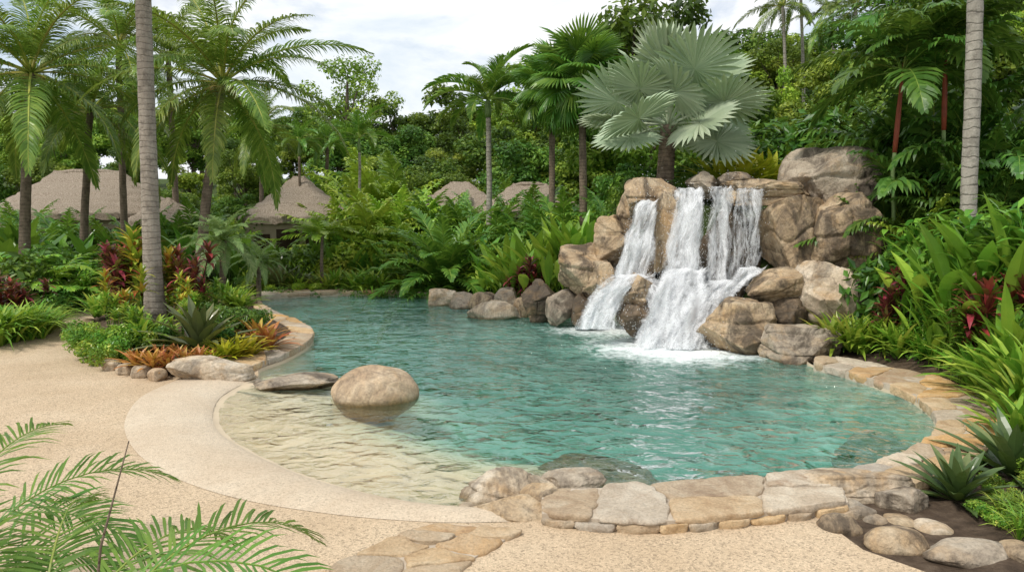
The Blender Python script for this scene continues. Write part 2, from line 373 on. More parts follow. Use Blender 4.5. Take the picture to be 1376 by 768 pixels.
def din(x, y):
    th = math.atan2(y-CEN.y, x-CEN.x); return Rth(th)-math.hypot(x-CEN.x, y-CEN.y)
BEDPX = [(150,414),(116,440),(106,458),(122,480),(165,499),(228,507),(300,494),(352,482),(392,466),(404,450),(385,438),(350,424),(335,405),(250,402)]
BED = catmull([tuple(gd(*p)[:2]) for p in BEDPX], True, 6)
BC = Vector(gd(245, 440)[:2])
ba = np.array([math.atan2(p[1]-BC.y, p[0]-BC.x) for p in BED]); br = np.array([math.hypot(p[1]-BC.y, p[0]-BC.x) for p in BED])
bo = np.argsort(ba); ba, br = ba[bo], br[bo]
def bedz(x, y):
    th = math.atan2(y-BC.y, x-BC.x); rr = float(np.interp(th, ba, br, period=2*pi)); r = math.hypot(x-BC.x, y-BC.y)
    if r > rr: return None
    return .10+.28*sstep(0, .6, 1-r/rr)
def xr(y): return float(np.interp(y, [0,5,6.3,7.5,8.8,11,13,15,17,20], [2.6,2.9,3.9,5.2,6.1,6.35,5.7,6.5,7.5,9]))
def g(x, y, raw=False):
    b = bedz(x, y)
    if b is not None and not raw: return b
    z = -.06
    z += sstep(0, 4.5, x-xr(y)-.2)*1.5*sstep(4, 8, y) + sstep(0, .5, x-xr(y)-.1)*.08
    r = math.sqrt(((x-6.8)/6.2)**2+((y-21.3)/5.6)**2)
    z = max(z, 3.3*sstep(1.0, .52, r)-.06)
    h = max(0, (y-40))*.14; h = 11*(1-math.exp(-h/11))
    z += h + sstep(7, 22, x)*sstep(17, 42, y)*4.5
    z += sstep(-8, -22, x)*sstep(28, 50, y)*1.5
    if y > 24: z += .25*noise.noise(Vector((x*.15, y*.15, 0)))
    return z

def axis(segs):
    a = []
    for s, e, st in segs:
        n = max(1, int(round((e-s)/st))); a += [s+(e-s)*i/n for i in range(n)]
    return a+[segs[-1][1]]
gx = axis([(-400,-60,40),(-60,-14,2),(-14,14,.25),(14,60,2),(60,400,40)])
gy = axis([(-60,0,10),(0,5,1),(5,28,.25),(28,60,1),(60,120,5),(120,500,40)])
mb = MB()
for y in gy:
    for x in gx:
        z = g(x, y, True)
        if 4 < y < 27 and -9 < x < 9 and din(x, y) > -.28: z = -3
        mb.v.append((x, y, z))
nx = len(gx)
for j in range(len(gy)-1):
    for i in range(nx-1): mb.f.append((j*nx+i, j*nx+i+1, (j+1)*nx+i+1, (j+1)*nx+i))
tag(mb.obj('ground', M['ground']), kind='structure')

NA = 420
def depth(d, x, y):
    steep = min(1.35, .95*min(1, d/.06) + max(0, d-.06)*.25)
    q = dbeach(x, y)
    soft = min(.055, q*.35)+.06*q+sstep(.8, 5.8, q)*1.0
    return min(steep, soft)
mb = MB(); S = [0, .03, .07, .15, .3, .5, .8, 1.1, 1.4, 1.7, 2, 2.4, 2.8, 3.2, 3.6, 4.0, 4.5, 5, 5.6, 6.4]
ths = [2*pi*k/NA-pi for k in range(NA)]
for th in ths:
    r = Rth(th)
    for s in S:
        rr = max(r-s, r*.02*(7-s)) if r-s < .3 else r-s
        x, y = CEN.x+rr*cos(th), CEN.y+rr*sin(th)
        mb.v.append((x, y, -.002-depth(r-rr, x, y)))
ns = len(S); cidx = len(mb.v); mb.v.append((CEN.x, CEN.y, -.002-depth(5, CEN.x, CEN.y)))
for k in range(NA):
    k2 = (k+1) % NA
    for i in range(ns-1): mb.f.append((k*ns+i, k2*ns+i, k2*ns+i+1, k*ns+i+1))
    mb.f.append((k*ns+ns-1, k2*ns+ns-1, cidx))
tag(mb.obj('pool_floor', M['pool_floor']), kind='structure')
mb = MB(); NR = 110
for th in ths:
    r = Rth(th)
    for i in range(NR+1):
        rr = r*(1-i/NR)**.9 if i < NR else 0.001
        x, y = CEN.x+rr*cos(th), CEN.y+rr*sin(th)
        dd = math.hypot(x-FALL.x, y-FALL.y); am = .008+.035*math.exp(-dd/1.6)
        z = -.055+am*(noise.noise(Vector((x*2.0, y*3.0, 0)))+.5*noise.noise(Vector((x*5, y*7, 5))))
        mb.v.append((x, y, z))
for k in range(NA):
    k2 = (k+1) % NA
    for i in range(NR): mb.f.append((k*(NR+1)+i, k2*(NR+1)+i, k2*(NR+1)+i+1, k*(NR+1)+i+1))
tag(mb.obj('pool_water', M['water']), kind='structure')

i0 = 17*8
edge = [Vector((p[0], p[1], 0)) for p in PO[i0:]][::-1]
deck = [Vector((-16,-6,0)), Vector((-16,15,0))]+[gd(*p) for p in [(0,461),(45,452),(76,440),(82,425),(100,414),(160,409),(250,404),(338,400)]]+edge+[gd(*p) for p in [(1108,700),(1160,738),(1245,768)]]+[Vector((3.2,-6,0))]
tri = tessellate_polygon([deck])
mb = MB(); mb.v = [tuple(p) for p in deck]
for t in tri:
    a, b, c = [deck[i] for i in t]
    mb.f.append(t if (b-a).cross(c-a).z > 0 else t[::-1])
tag(mb.obj('pebble_deck', M['deck'], smooth=False), kind='structure')
inn = catmull([tuple(gd(*p)[:2]) for p in [(345,508),(315,517),(288,535),(280,560),(292,582),(330,606),(390,633),(460,655),(540,672),(620,681),(705,686)]], False, 10)
ou = catmull([tuple(gd(*p)[:2]) for p in [(236,511),(190,533),(168,565),(176,598),(212,630),(272,656),(350,676),(450,691),(540,699),(620,702),(705,700)]], False, 10)
mb = MB(); K = 16
for i in range(len(inn)):
    for k in range(K+1):
        t = -.06+1.06*k/K
        x = lerp(inn[i][0], ou[i][0], t); y = lerp(inn[i][1], ou[i][1], t)
        z = .004+.05*sin(pi*min(1, max(0, t)))**.9 if t > 0 else -.02
        mb.v.append((x, y, z))
for i in range(len(inn)-1):
    for k in range(K): mb.f.append((i*(K+1)+k, (i+1)*(K+1)+k, (i+1)*(K+1)+k+1, i*(K+1)+k+1))
tag(mb.obj('beach_band', M['band']), kind='structure')
mb = MB(); nB = 96
for k in range(nB):
    th = 2*pi*k/nB; rr = float(np.interp((th+pi) % (2*pi)-pi, ba, br, period=2*pi))
    for i in range(9):
        s = 1-i/9; x = BC.x+rr*s*cos(th); y = BC.y+rr*s*sin(th)
        mb.v.append((x, y, (bedz(x, y) or .1)+.03*noise.noise(Vector((x*4, y*4, 1))) if i else -.01))
mb.v.append((BC.x, BC.y, .38))
for k in range(nB):
    k2 = (k+1) % nB
    for i in range(8): mb.f.append((k*9+i, k2*9+i, k2*9+i+1, k*9+i+1))
    mb.f.append((k*9+8, k2*9+8, nB*9))
tag(mb.obj('planting_bed', M['soil']), kind='structure')
mb = MB()
ys = [4.2+i*.3 for i in range(34)]
for y in ys:
    for k in range(15):
        x = xr(y)-lerp(1.4, .35, sstep(6.2, 7.0, y))+k*.28
        mb.v.append((x, y, max(g(x, y)+.02, -.02)+.012*noise.noise(Vector((x*5, y*5, 3)))))
for j in range(len(ys)-1):
    for k in range(14): mb.f.append((j*15+k, j*15+k+1, (j+1)*15+k+1, (j+1)*15+k))
tag(mb.obj('soil', M['soil']), kind='structure')

# ---------------------------------------------------------------- rocks
ICO = {}
def ico(sub):
    if sub not in ICO:
        bm = bmesh.new(); bmesh.ops.create_icosphere(bm, subdivisions=sub, radius=1)
        v = np.array([x.co[:] for x in bm.verts]); f = [tuple(q.index for q in x.verts) for x in bm.faces]; bm.free()
        ICO[sub] = (v/np.linalg.norm(v, axis=1)[:, None], f)
    return ICO[sub]
def rock_mesh(name, dx, dy, dz, seed, mat, sub=5, planes=9, p=2.6, rough=1.0, kmin=.62, strata=0.0, lump=1.0):
    v, f = ico(sub); rr = random.Random(seed)
    r = (np.abs(v)**p).sum(1)**(-1/p); co = v*r[:, None]
    for _ in range(planes):
        n = np.array([rr.gauss(0,1), rr.gauss(0,1), rr.gauss(0,.8)]); n /= np.linalg.norm(n); k = rr.uniform(kmin, .95)
        s = co@n; e = np.maximum(0, s-k); co = co-np.outer(e, n)
    off = Vector((seed*3.7, seed*1.3, 0)); tl = rr.uniform(-.3,.3); fq = rr.uniform(.9, 1.6)
    res = []
    for q, d in zip(co, v):
        w = Vector(q)
        a = lump*(.10*noise.noise(w*1.1+off)+.04*noise.noise(w*2.6+off))
        if rough: a += rough*(.022*noise.noise(w*6+off)+.012*noise.noise(w*14+off))
        if strata:
            s = (w.z+w.x*tl)*fq+.4*noise.noise(w*1.1+off)+.25; fr = s-math.floor(s)
            a -= strata*(.11*max(0, 1-abs(fr-.5)/.08)+.09*(fr if fr < .5 else 0))
            cn = abs(noise.noise(Vector((w.x*1.0, w.y*1.0, w.z*.35))+off*1.7)); a -= strata*.12*max(0, 1-cn/.035)
        res.append(w+Vector(d)*a)
    co = np.array([x[:] for x in res])
    t = rr.uniform(-.18, .18); ct, st_ = cos(t), sin(t)
    co = co@np.array([[ct,0,st_],[0,1,0],[-st_,0,ct]])
    lo, hi = co.min(0), co.max(0)
    co = (co-(lo+hi)/2)/(hi-lo)*np.array([dx, dy, dz]); co[:, 2] += dz/2
    mb = MB(); mb.v = co.tolist(); mb.f = f
    return mb.mesh(name, mat)
seed = [11]
def rock(x0, y0, x1, y1, Y, mat, label, dy=None, sub=5, sink=.0, name='boulder', cat='boulder', group=None, planes=9, p=2.6, rough=1.0, kmin=.62, bury=.35, strata=0, lump=1.0):
    seed[0] += 1
    cx = (x0+x1)/2; w = at(x1, y0, Y).x-at(x0, y0, Y).x; dy = dy or w*.8
    zt = at(cx, y0, Y).z; zb = at(cx, y1, max(1, Y-dy*.4)).z
    zb = min(zb, zt-.06)-sink; zb -= bury*(zt-zb)
    me = rock_mesh(name, w, dy, zt-zb, seed[0], M[mat], sub, planes, p, rough, kmin, strata, lump)
    o = inst(me, name, None, (at(cx, (y0+y1)/2, Y).x, Y, zb))
    return tag(o, label, cat, group)
G1 = 'boulders stacked round the waterfall'
for a in [
 (836,238,916,292,17.5,'rock_tan','rounded tan boulder at the upper left lip of the waterfall',1.6,6),
 (880,252,912,372,16.7,'rock_tan','narrow brown rock dividing the left and middle streams',.9,5),
 (924,230,970,256,18.4,'rock_grey','small grey boulder on top of waterfall under the silver palm',1.0,5),
 (966,231,1012,258,18.0,'rock_grey','low grey stone on waterfall crest left of the flat ledge',1.0,5),
 (976,240,1096,264,16.7,'rock_tan','flat tan ledge rock over the right stream',1.7,6),
 (1044,198,1170,276,17.2,'rock_grey','largest top boulder crowning the right of the waterfall',2.0,6),
 (1022,262,1112,358,16.4,'rock_tan','blocky cracked rock right beside the right stream',1.5,6),
 (1082,258,1198,362,15.9,'rock_tan','tall layered block on the right flank below the top boulder',1.8,6),
 (1066,350,1164,446,14.9,'rock_pale','pale rounded boulder low on the right flank',1.5,6),
 (998,358,1078,408,15.2,'rock_tan','mid height brown rock right of the lower cascade',1.3,6),
 (1028,396,1088,456,14.9,'rock_dark','dark wet rock wedged between pale boulder and front boulder',1.2,5),
 (936,401,1064,474,14.4,'rock_tan','wide front boulder at the foot of the waterfall with ridged face',1.5,6),
 (1022,438,1134,496,13.5,'rock_grey','grey boulder by the start of the right pool coping',1.3,6),
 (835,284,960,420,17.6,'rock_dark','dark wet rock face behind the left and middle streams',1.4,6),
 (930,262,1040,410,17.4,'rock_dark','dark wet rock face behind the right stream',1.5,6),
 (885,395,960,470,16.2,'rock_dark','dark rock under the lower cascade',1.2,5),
 (796,288,852,340,17.7,'rock_tan','tan rock left of left stream, below the lip boulder',1.3,5),
 (828,252,858,300,18.0,'rock_tan','narrow upright tan rock at the far left of the crest',1.0,5),
 (828,366,884,412,15.6,'rock_tan','brown rock splitting the left cascade',1.0,6),
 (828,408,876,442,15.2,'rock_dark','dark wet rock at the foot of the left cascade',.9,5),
 (748,326,835,392,17.6,'rock_tan','large tan boulder with dark top left of the waterfall',1.5,6),
 (782,350,838,396,17.0,'rock_tan','brown angular rock beneath the large left boulder',1.1,5),
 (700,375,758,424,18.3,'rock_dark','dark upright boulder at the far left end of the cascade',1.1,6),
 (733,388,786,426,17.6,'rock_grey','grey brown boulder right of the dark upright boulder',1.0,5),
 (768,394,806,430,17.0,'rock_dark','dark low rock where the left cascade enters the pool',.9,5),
 (800,310,845,380,18.2,'rock_grey','shaded grey rock behind the large left boulder',1.2,5),
 (1150,330,1215,405,15.6,'rock_grey','grey rock half hidden by plants right of the pale boulder',1.2,5),
 (1150,235,1215,300,17.4,'rock_grey','grey rock partly covered by plants right of the top boulder',1.4,5),
 (1285,212,1352,252,18.0,'rock_grey','grey boulder behind the tall grey trunk at right',1.4,5),
 (1100,425,1150,470,14.4,'rock_grey','small grey rock beneath the pale rounded boulder',.9,5)]:
    x0,y0,x1,y1,Y,mt,lab,dy,sub = a
    rock(x0,y0,x1,y1,Y,mt,lab,dy,sub,sink=.1,group=G1, planes=15, p=4.0, rough=1.0, kmin=.62, bury=.2, strata=.5, lump=.8)
G2 = 'boulders at the pool edge left of the waterfall'
for a in [
 (626,403,704,427,19.0,'rock_pale','long flat pale rock in the water left of the dark boulder',.9),
 (574,387,622,404,21.8,'rock_pale','low pale rock at the far end of the back coping',.8),
 (604,391,640,408,21.0,'rock_grey','small grey rock second from the back coping',.8),
 (630,392,668,408,20.6,'rock_tan','tan rock behind the long flat pale rock',.8),
 (662,386,702,410,20.2,'rock_grey','upright grey rock behind the right end of the long flat rock',.8),
 (690,398,716,420,19.2,'rock_tan','small tan rock touching the dark upright boulder',.6)]:
    rock(a[0],a[1],a[2],a[3],a[4],a[5],a[6],a[7],5,sink=.1,group=G2,bury=.5)
rock(446,491,563,538,10.5,'rock_smooth','big smooth round tan boulder standing in the shallow water',1.05,6,planes=0,p=2.05,rough=.25,bury=.95,lump=.8)
rock(228,479,346,514,11.55,'rock_pale','long pale boulder at the front tip of the planting bed',.75,6,bury=.4)
rock(345,503,456,513,11.3,'rock_grey','flat wet rock just above the water beside the bed',.8,6,sink=.05,bury=1.4,planes=12,kmin=.6)
rock(318,393,344,412,20.5,'rock_tan','small tan rock behind planting bed by the back coping',.6,5)
def under(x0,y0,x1,y1,Y,dy,top,lab,dz=.3,planes=12):
    o = rock(x0,y0,x1,y1,Y,'rock_under',lab,dy,6,sink=dz,name='submerged_rock',cat='rock',bury=0,planes=planes,kmin=.6,p=3.0,rough=2.0,lump=2.2)
    o.location.z = top-max(v.co.z for v in o.data.vertices)
under(694,598,892,634,7.7,1.3,-.085,'wide brown submerged rock near the front wall')
under(1124,562,1260,594,8.6,1.35,-.075,'submerged olive rock in the water by the right coping')
G3 = 'boulders at the ends of the front stone wall'
kw = dict(group=G3, planes=12, p=3.2, rough=1.6, kmin=.62)
rock(606,628,754,702,6.75,'rock_pale','large pale orange boulder at the left end of the front wall',.65,6,strata=.5,**kw)
rock(640,668,738,714,6.22,'rock_tan','lower boulder in front of the large pale orange boulder',.42,6,**kw)
rock(606,676,656,706,6.35,'rock_pale','small pale rock at the outer left corner of the front wall',.35,5,**kw)
rock(698,652,760,700,6.45,'rock_tan','tan rock joining the left boulders to the flagstone wall',.4,5,**kw)
rock(722,630,815,664,6.95,'rock_grey','low grey boulder behind the left end of the front wall',.45,6,sink=.08,**kw)
rock(1070,632,1236,680,6.75,'rock_pale','broad flat boulder at the right end of the front wall',.6,6,strata=.5,**kw)
rock(1180,652,1248,696,6.4,'rock_grey','small grey boulder beside the broad flat boulder',.4,5,**kw)
rock(1092,672,1176,712,6.3,'rock_pale','low pale rock where the front wall meets the lower right bed',.4,5,**kw)
G4 = 'rounded stones edging the lower right bed'
for a in [(1095,692,1158,738,5.95,'rock_tan','oval tan edging stone nearest the front wall'),
 (1146,690,1194,722,6.15,'rock_grey','small grey edging stone behind the oval tan one'),
 (1160,708,1244,758,5.6,'rock_tan','round brown edging stone in the middle of the lower right stones'),
 (1238,726,1368,776,5.4,'rock_grey','wide brown edging stone at the bottom right corner'),
 (1188,694,1230,718,6.1,'rock_tan','small tan edging stone behind the round brown one'),
 (1226,700,1278,732,5.95,'rock_pale','pale edging stone behind the wide brown one'),
 (1350,732,1400,772,5.3,'rock_tan','tan edging stone cut by the right edge of the view')]:
    rock(*a[:7],.34 if a[4]>5.5 else .42,5,group=G4,planes=4,p=2.2,rough=.5,name='edging_stone',cat='stone',kmin=.8,bury=.15)

# ---------------------------------------------------------------- stone copings
def resamp(P):
    P = [Vector((p[0], p[1])) for p in catmull([tuple(q) for q in P], False, 8)]
    L = [0]
    for a, b in zip(P, P[1:]): L.append(L[-1]+(b-a).length)
    T = np.array(L)/L[-1]; X = np.array([p.x for p in P]); Y = np.array([p.y for p in P])
    return (lambda t: Vector((float(np.interp(t, T, X)), float(np.interp(t, T, Y))))), L[-1]
def clip(poly, m, n):
    o = []
    for i in range(len(poly)):
        a, b = poly[i-1], poly[i]; da, db = (a-m).dot(n), (b-m).dot(n)
        if (da <= 0) != (db <= 0): o.append(a+(b-a)*(da/(da-db)))
        if db <= 0: o.append(b)
    return o
def cells(Lm, wd, size, split, rr):
    sd = []; s = size*rr.uniform(.3, .5)
    while s < Lm:
        if rr.random() < split:
            q = rr.uniform(.35, .65); sd += [Vector((s+rr.uniform(-.3,.3)*size, wd*q*.5)), Vector((s+rr.uniform(-.3,.3)*size, wd*(q+1)*.5))]
        else: sd.append(Vector((s, wd*rr.uniform(.15,.85))))
        s += size*rr.uniform(.5, 1.55)
    res = []
    for i, a in enumerate(sd):
        poly = [Vector((0,0)), Vector((Lm,0)), Vector((Lm,wd)), Vector((0,wd))]
        for j, b in enumerate(sd):
            if i != j and abs(a.x-b.x) < 4*size: poly = clip(poly, (a+b)/2, (b-a).normalized())
            if len(poly) < 3: break
        if len(poly) >= 3: res.append(poly)
    return res
def course(parent, I, O, Lm, wd, z0, z1, size, mats, rr, pname, split=.5, gap=.011, tilt=.012, bulge=.015, cut=(.10,.25)):
    for poly in cells(Lm, wd, size, split, rr):
        c = sum(poly, Vector((0,0)))/len(poly)
        poly = [p+(c-p).normalized()*min(gap, (c-p).length*.3) for p in poly]
        for fr in cut:
            q = []
            for i in range(len(poly)):
                a, b = poly[i-1], poly[i]; q += [a.lerp(b, fr), a.lerp(b, 1-fr)]
            poly = q
        q = []
        for i in range(len(poly)):
            a, b = poly[i-1], poly[i]; k = max(1, int((b-a).length/.045))
            for j in range(k): q.append(a.lerp(b, j/k))
        poly = [p+Vector((noise.noise(Vector((p.x*9, p.y*9, z0))), noise.noise(Vector((p.x*9, p.y*9, 7))))) *.026 for p in q]
        ring = [I(min(1, max(0, p.x/Lm))).lerp(O(min(1, max(0, p.x/Lm))), p.y/wd) for p in poly]
        n = len(ring); c = sum(ring, Vector((0,0)))/n; zt = z1+rr.uniform(-tilt, tilt); tx, ty = rr.uniform(-.045,.045), rr.uniform(-.045,.045)
        mb = MB(); h = zt-z0; ed = min(.018, h*.3)
        lv = [(.97, z0, 0), (1.0+bulge, lerp(z0, zt, .45), 0), (1.0+bulge*.5, zt-ed, 0), (.985, zt-ed*.25, 1), (.96, zt-.001, 1), (.8, zt, 1), (.5, zt, 1), (.22, zt, 1)]
        for s, z, tp in lv:
            for p in ring:
                qx = c+(p-c)*s; w = .014*noise.noise(Vector((qx.x*5, qx.y*5, zt*9)))+.007*noise.noise(Vector((qx.x*16, qx.y*16, 1)))
                if s > .9 and z > z0: qx = qx+(p-c).normalized()*(.024*noise.noise(Vector((qx.x*9, qx.y*9, z*25))))
                mb.v.append((qx.x-c.x, qx.y-c.y, z+((tx*(qx.x-c.x)+ty*(qx.y-c.y))+w if z > z0 else 0)))
        mb.v.append((0, 0, zt))
        for l in range(len(lv)-1):
            for k in range(n): mb.f.append((l*n+k, l*n+(k+1)%n, (l+1)*n+(k+1)%n, (l+1)*n+k))
        b = (len(lv)-1)*n
        for k in range(n): mb.f.append((b+k, b+(k+1)%n, len(mb.v)-1))
        if sum((ring[k-1].x*ring[k].y-ring[k].x*ring[k-1].y) for k in range(n)) < 0: mb.f = [f[::-1] for f in mb.f]
        mb.obj(pname, M[rr.choice(mats)], parent, (c.x, c.y, 0))
def coping(name, label, cat, inner, outer, z0, z1, size, sd, lower=False, split=.5, thick=None):
    I, L1 = resamp([tuple(gd(*p)[:2]) for p in inner]); O, L2 = resamp([tuple(gd(*p)[:2]) for p in outer])
    Lm = (L1+L2)/2; e = empty(name, (0,0,0), label, cat)
    wd = sum((O(t)-I(t)).length for t in (.1,.3,.5,.7,.9))/5
    mb = MB(); n = 60
    for k in range(n+1):
        t = k/n; a, b = I(t), O(t); q = (b-a).normalized()*.03; a = a+q; b = b-q
        for p, z in ((a, z0-.3), (a, z1-.018), (b, z1-.018), (b, z0-.05)): mb.v.append((p.x, p.y, z))
    for k in range(n):
        for j in range(3): mb.f.append((k*4+j, (k+1)*4+j, (k+1)*4+j+1, k*4+j+1))
    mb.f.append((0,1,2,3)); mb.f.append((n*4+3, n*4+2, n*4+1, n*4))
    mb.obj('mortar_bed', M['mortar'], e, smooth=False)
    rr = random.Random(sd); mats = ['flag_tan','flag_tan','flag_grey','flag_orange','flag_tan']
    th = thick or (z1-z0 if not lower else .055)
    course(e, I, O, Lm, wd, z1-th, z1, size, mats, rr, 'flagstone', split)
    if lower:
        course(e, lambda t: O(t)+(I(t)-O(t)).normalized()*.13, lambda t: O(t)+(O(t)-I(t)).normalized()*.02, Lm, .15, z0, z1-th+.002, size*.62, ['flag_tan','flag_grey','flag_tan','rock_pale'], rr, 'wall_stone', 0, .006, .006, .04, (.18,.25))
    return e
coping('stone_wall', 'low front wall of tan flagstones between two boulders', 'wall',
       [(728,668),(800,667),(880,663),(1000,655),(1120,640)], [(728,706),(810,714),(900,716),(1010,706),(1140,690)], .0, .115, .58, 33, True, .6)
coping('pool_coping', 'curved flagstone coping along the right pool edge', 'coping',
       [(1093,493),(1150,509),(1212,531),(1247,554),(1257,578),(1234,603),(1188,624),(1120,642)],
       [(1096,480),(1165,492),(1250,510),(1310,535),(1342,568),(1335,605),(1285,640),(1200,672)], -.02, .09, .5, 6, False, .7, .13)
coping('pool_coping', 'thin pale stone coping along the far back pool edge', 'coping',
       [(345,402),(400,397.5),(500,395),(580,398)], [(345,397),(400,393),(500,390.5),(582,393.5)], -.02, .12, .8, 8, False, 0)
coping('pool_coping', 'short curved flagstone coping on the right side of planting bed', 'coping',
       [(330,505),(352,494),(387,481),(416,464),(421,448),(401,436),(366,421),(349,409)], [(290,493),(335,480),(365,470),(385,459),(390,450),(378,441),(350,428),(336,410)], -.02, .12, .6, 9, False, .3)
coping('stepping_path', 'flat flagstone strip set in the deck at bottom centre', 'path',
       [(590,704),(540,718),(490,742),(425,775),(370,805)], [(705,716),(670,735),(635,757),(605,790),(560,825)], -.02, .032, .33, 14, False, .8)
rim = [(150,418),(135,425),(120,436),(108,449),(106,463),(116,477),(132,488),(150,496),(170,502),(190,506),(212,510)]
for i, (px, py) in enumerate(rim):
    p = gd(px, py); w = R.uniform(.3, .44)
    me = rock_mesh('edging_stone', w, .28, R.uniform(.2,.26), 300+i, M[R.choice(['rock_tan','rock_smooth','rock_pale'])], 4, 6, 2.4, .6, .75)
    o = inst(me, 'edging_stone', None, (p.x, p.y, -.05), (0, 0, R.uniform(0, 3)))
    tag(o, 'brown edging stone, %s from the back along the left rim of the planting bed' % ORD[i], 'stone', 'edging stones round the planting bed')

# ---------------------------------------------------------------- waterfall
OCT = ((0,2,4),(2,1,4),(1,3,4),(3,0,4),(2,0,5),(1,2,5),(3,1,5),(0,3,5))
def drop(mb, c, r, st=1.3):
    b = len(mb.v)
    for d in ((1,0,0),(-1,0,0),(0,1,0),(0,-1,0),(0,0,st),(0,0,-st)): mb.v.append(c+Vector(d)*r)
    for f in OCT: mb.f.append(tuple(b+i for i in f))
def curtain(parent, rows, n=26, layers=3, drops=300, mat='fall', amp=1.0, rr=R):
    P = catmull([tuple(r) for r in rows], False, 7)
    for ly in range(layers):
        mb = MB(); mb.uv = []; mb.e = []; off = rr.uniform(0, 50); v = 0; prev = None
        for j, (a, b, y, Y) in enumerate(P):
            e = 1+.06*ly
            L, Rr = at(a, y, Y-.1*ly), at(b, y, Y-.1*ly); m = (L+Rr)/2; L = m+(L-m)*e; Rr = m+(Rr-m)*e
            if prev is not None: v += (m-prev).length
            L.x += .12*noise.noise(Vector((v*1.6, off, 1))); Rr.x += .12*noise.noise(Vector((v*1.6, off, 9)))
            prev = m; fj = j/(len(P)-1)
            for k in range(n+1):
                t = k/n; p = L.lerp(Rr, t)
                w = .14*noise.noise(Vector((t*4+off, v*.8, ly)))+.06*noise.noise(Vector((t*11+off, v*2.2, ly)))+.05*fj*noise.noise(Vector((t*20, v*4+off, ly)))
                p.y += amp*w*(1 if j > 3 else .4); p.x += .08*noise.noise(Vector((t*4, v*1.6+off, 3)))
                if j < 5: p.z += .12*noise.noise(Vector((t*5, 1.3, 3)))*(1-j/5)
                mb.v.append(p); mb.uv.append(((Rr-L).length*t+off, v+off)); mb.e.append(min(1, (sin(pi*t)+.03)*1.7)**.8)
        m_ = n+1
        for j in range(len(P)-1):
            for k in range(n): mb.f.append((j*m_+k, (j+1)*m_+k, (j+1)*m_+k+1, j*m_+k+1))
        mb.obj('water_sheet', M[mat], parent)
    mb = MB()
    cs = [rr.random() for _ in range(14)]
    for s in range(drops):
        t = min(1.08, max(-.08, rr.choice(cs)+rr.gauss(0, .09))); f = rr.random()**.8*(len(P)-1.01); j = int(f); fr = f-j
        a = lerp(P[j][0], P[j+1][0], fr); b = lerp(P[j][1], P[j+1][1], fr); y = lerp(P[j][2], P[j+1][2], fr); Y = lerp(P[j][3], P[j+1][3], fr)
        drop(mb, at(lerp(a, b, t), y, Y-rr.uniform(0, .3)), rr.uniform(.002, .0065), rr.uniform(1.5, 3.5))
    tag(mb.obj('water_drops', M['drops'], parent), kind='stuff')
def spray(parent, pts, n, rr=R):
    mb = MB()
    for _ in range(n):
        px, py, Y, sx, sz = rr.choice(pts); c = at(px, py, Y)+Vector((rr.gauss(0, sx), rr.gauss(0, .25)-.15, abs(rr.gauss(0, sz))))
        drop(mb, c, rr.uniform(.002, .008)*rr.random()**.7+.002)
    tag(mb.obj('spray', M['drops'], parent), kind='stuff')
wl = empty('waterfall_stream', (0,0,0), 'left stream of the waterfall breaking over a brown rock', 'waterfall', 'streams of the waterfall')
wm = empty('waterfall_stream', (0,0,0), 'tall middle stream of the waterfall falling straight into foam', 'waterfall', 'streams of the waterfall')
wr = empty('waterfall_stream', (0,0,0), 'wide thin right stream of waterfall under the flat ledge', 'waterfall', 'streams of the waterfall')
curtain(wl, [(856,886,268,16.9),(851,887,275,16.6),(844,887,292,16.4),(838,886,310,16.3),(831,884,330,16.0),(826,882,352,15.9),(820,884,380,15.7)], 24, 3, 400)
curtain(wl, [(820,886,368,15.7),(803,864,382,15.45),(788,848,400,15.3),(778,838,420,15.15),(770,832,442,15.0)], 26, 3, 300, 'fall_froth', 1.5)
curtain(wl, [(860,896,374,15.5),(864,896,392,15.25),(866,894,412,15.05),(864,892,438,14.95)], 14, 2, 60, 'fall_froth', .8)
curtain(wm, [(908,944,252,16.8),(904,950,260,16.5),(899,952,285,16.2),(893,950,320,16.05),(885,947,350,15.8),(878,948,385,15.55),(866,950,430,15.2),(856,950,466,14.9)], 28, 4, 800)
curtain(wm, [(890,956,360,15.55),(868,960,390,15.1),(854,962,428,14.75),(842,962,468,14.5)], 28, 3, 350, 'fall_froth', 1.8)
curtain(wr, [(954,988,250,16.4),(951,990,258,16.2),(948,990,290,16.1),(945,988,330,16.0),(942,986,365,15.8),(938,984,392,15.6)], 22, 2, 400, 'fall')
curtain(wr, [(984,1028,252,16.4),(983,1030,260,16.2),(981,1029,290,16.1),(979,1026,325,16.0),(977,1022,355,15.9),(974,1016,384,15.8)], 24, 3, 500, 'fall_thin')
curtain(wr, [(932,1012,376,15.6),(920,992,392,15.2),(908,972,414,14.95),(896,958,438,14.7),(886,950,468,14.45)], 28, 3, 350, 'fall_froth', 1.6)
curtain(wr, [(984,1038,358,15.5),(978,1020,370,15.25),(970,1002,384,15.1),(960,986,400,15.0)], 14, 2, 60, 'fall_froth', .8)
spray(wl, [(850,376,15.7,.26,.14),(808,438,15.0,.34,.10),(825,396,15.3,.25,.14),(868,300,16.6,.2,.5),(876,436,14.9,.2,.1)], 1100)
spray(wm, [(905,464,14.5,.45,.16),(908,385,15.4,.34,.25),(925,320,16.3,.24,.6),(900,425,15.0,.35,.25)], 1700)
spray(wr, [(915,468,14.2,.45,.10),(955,396,15.3,.32,.18),(985,386,15.6,.34,.18),(990,300,16.1,.4,.7),(925,450,14.5,.3,.25)], 1300)

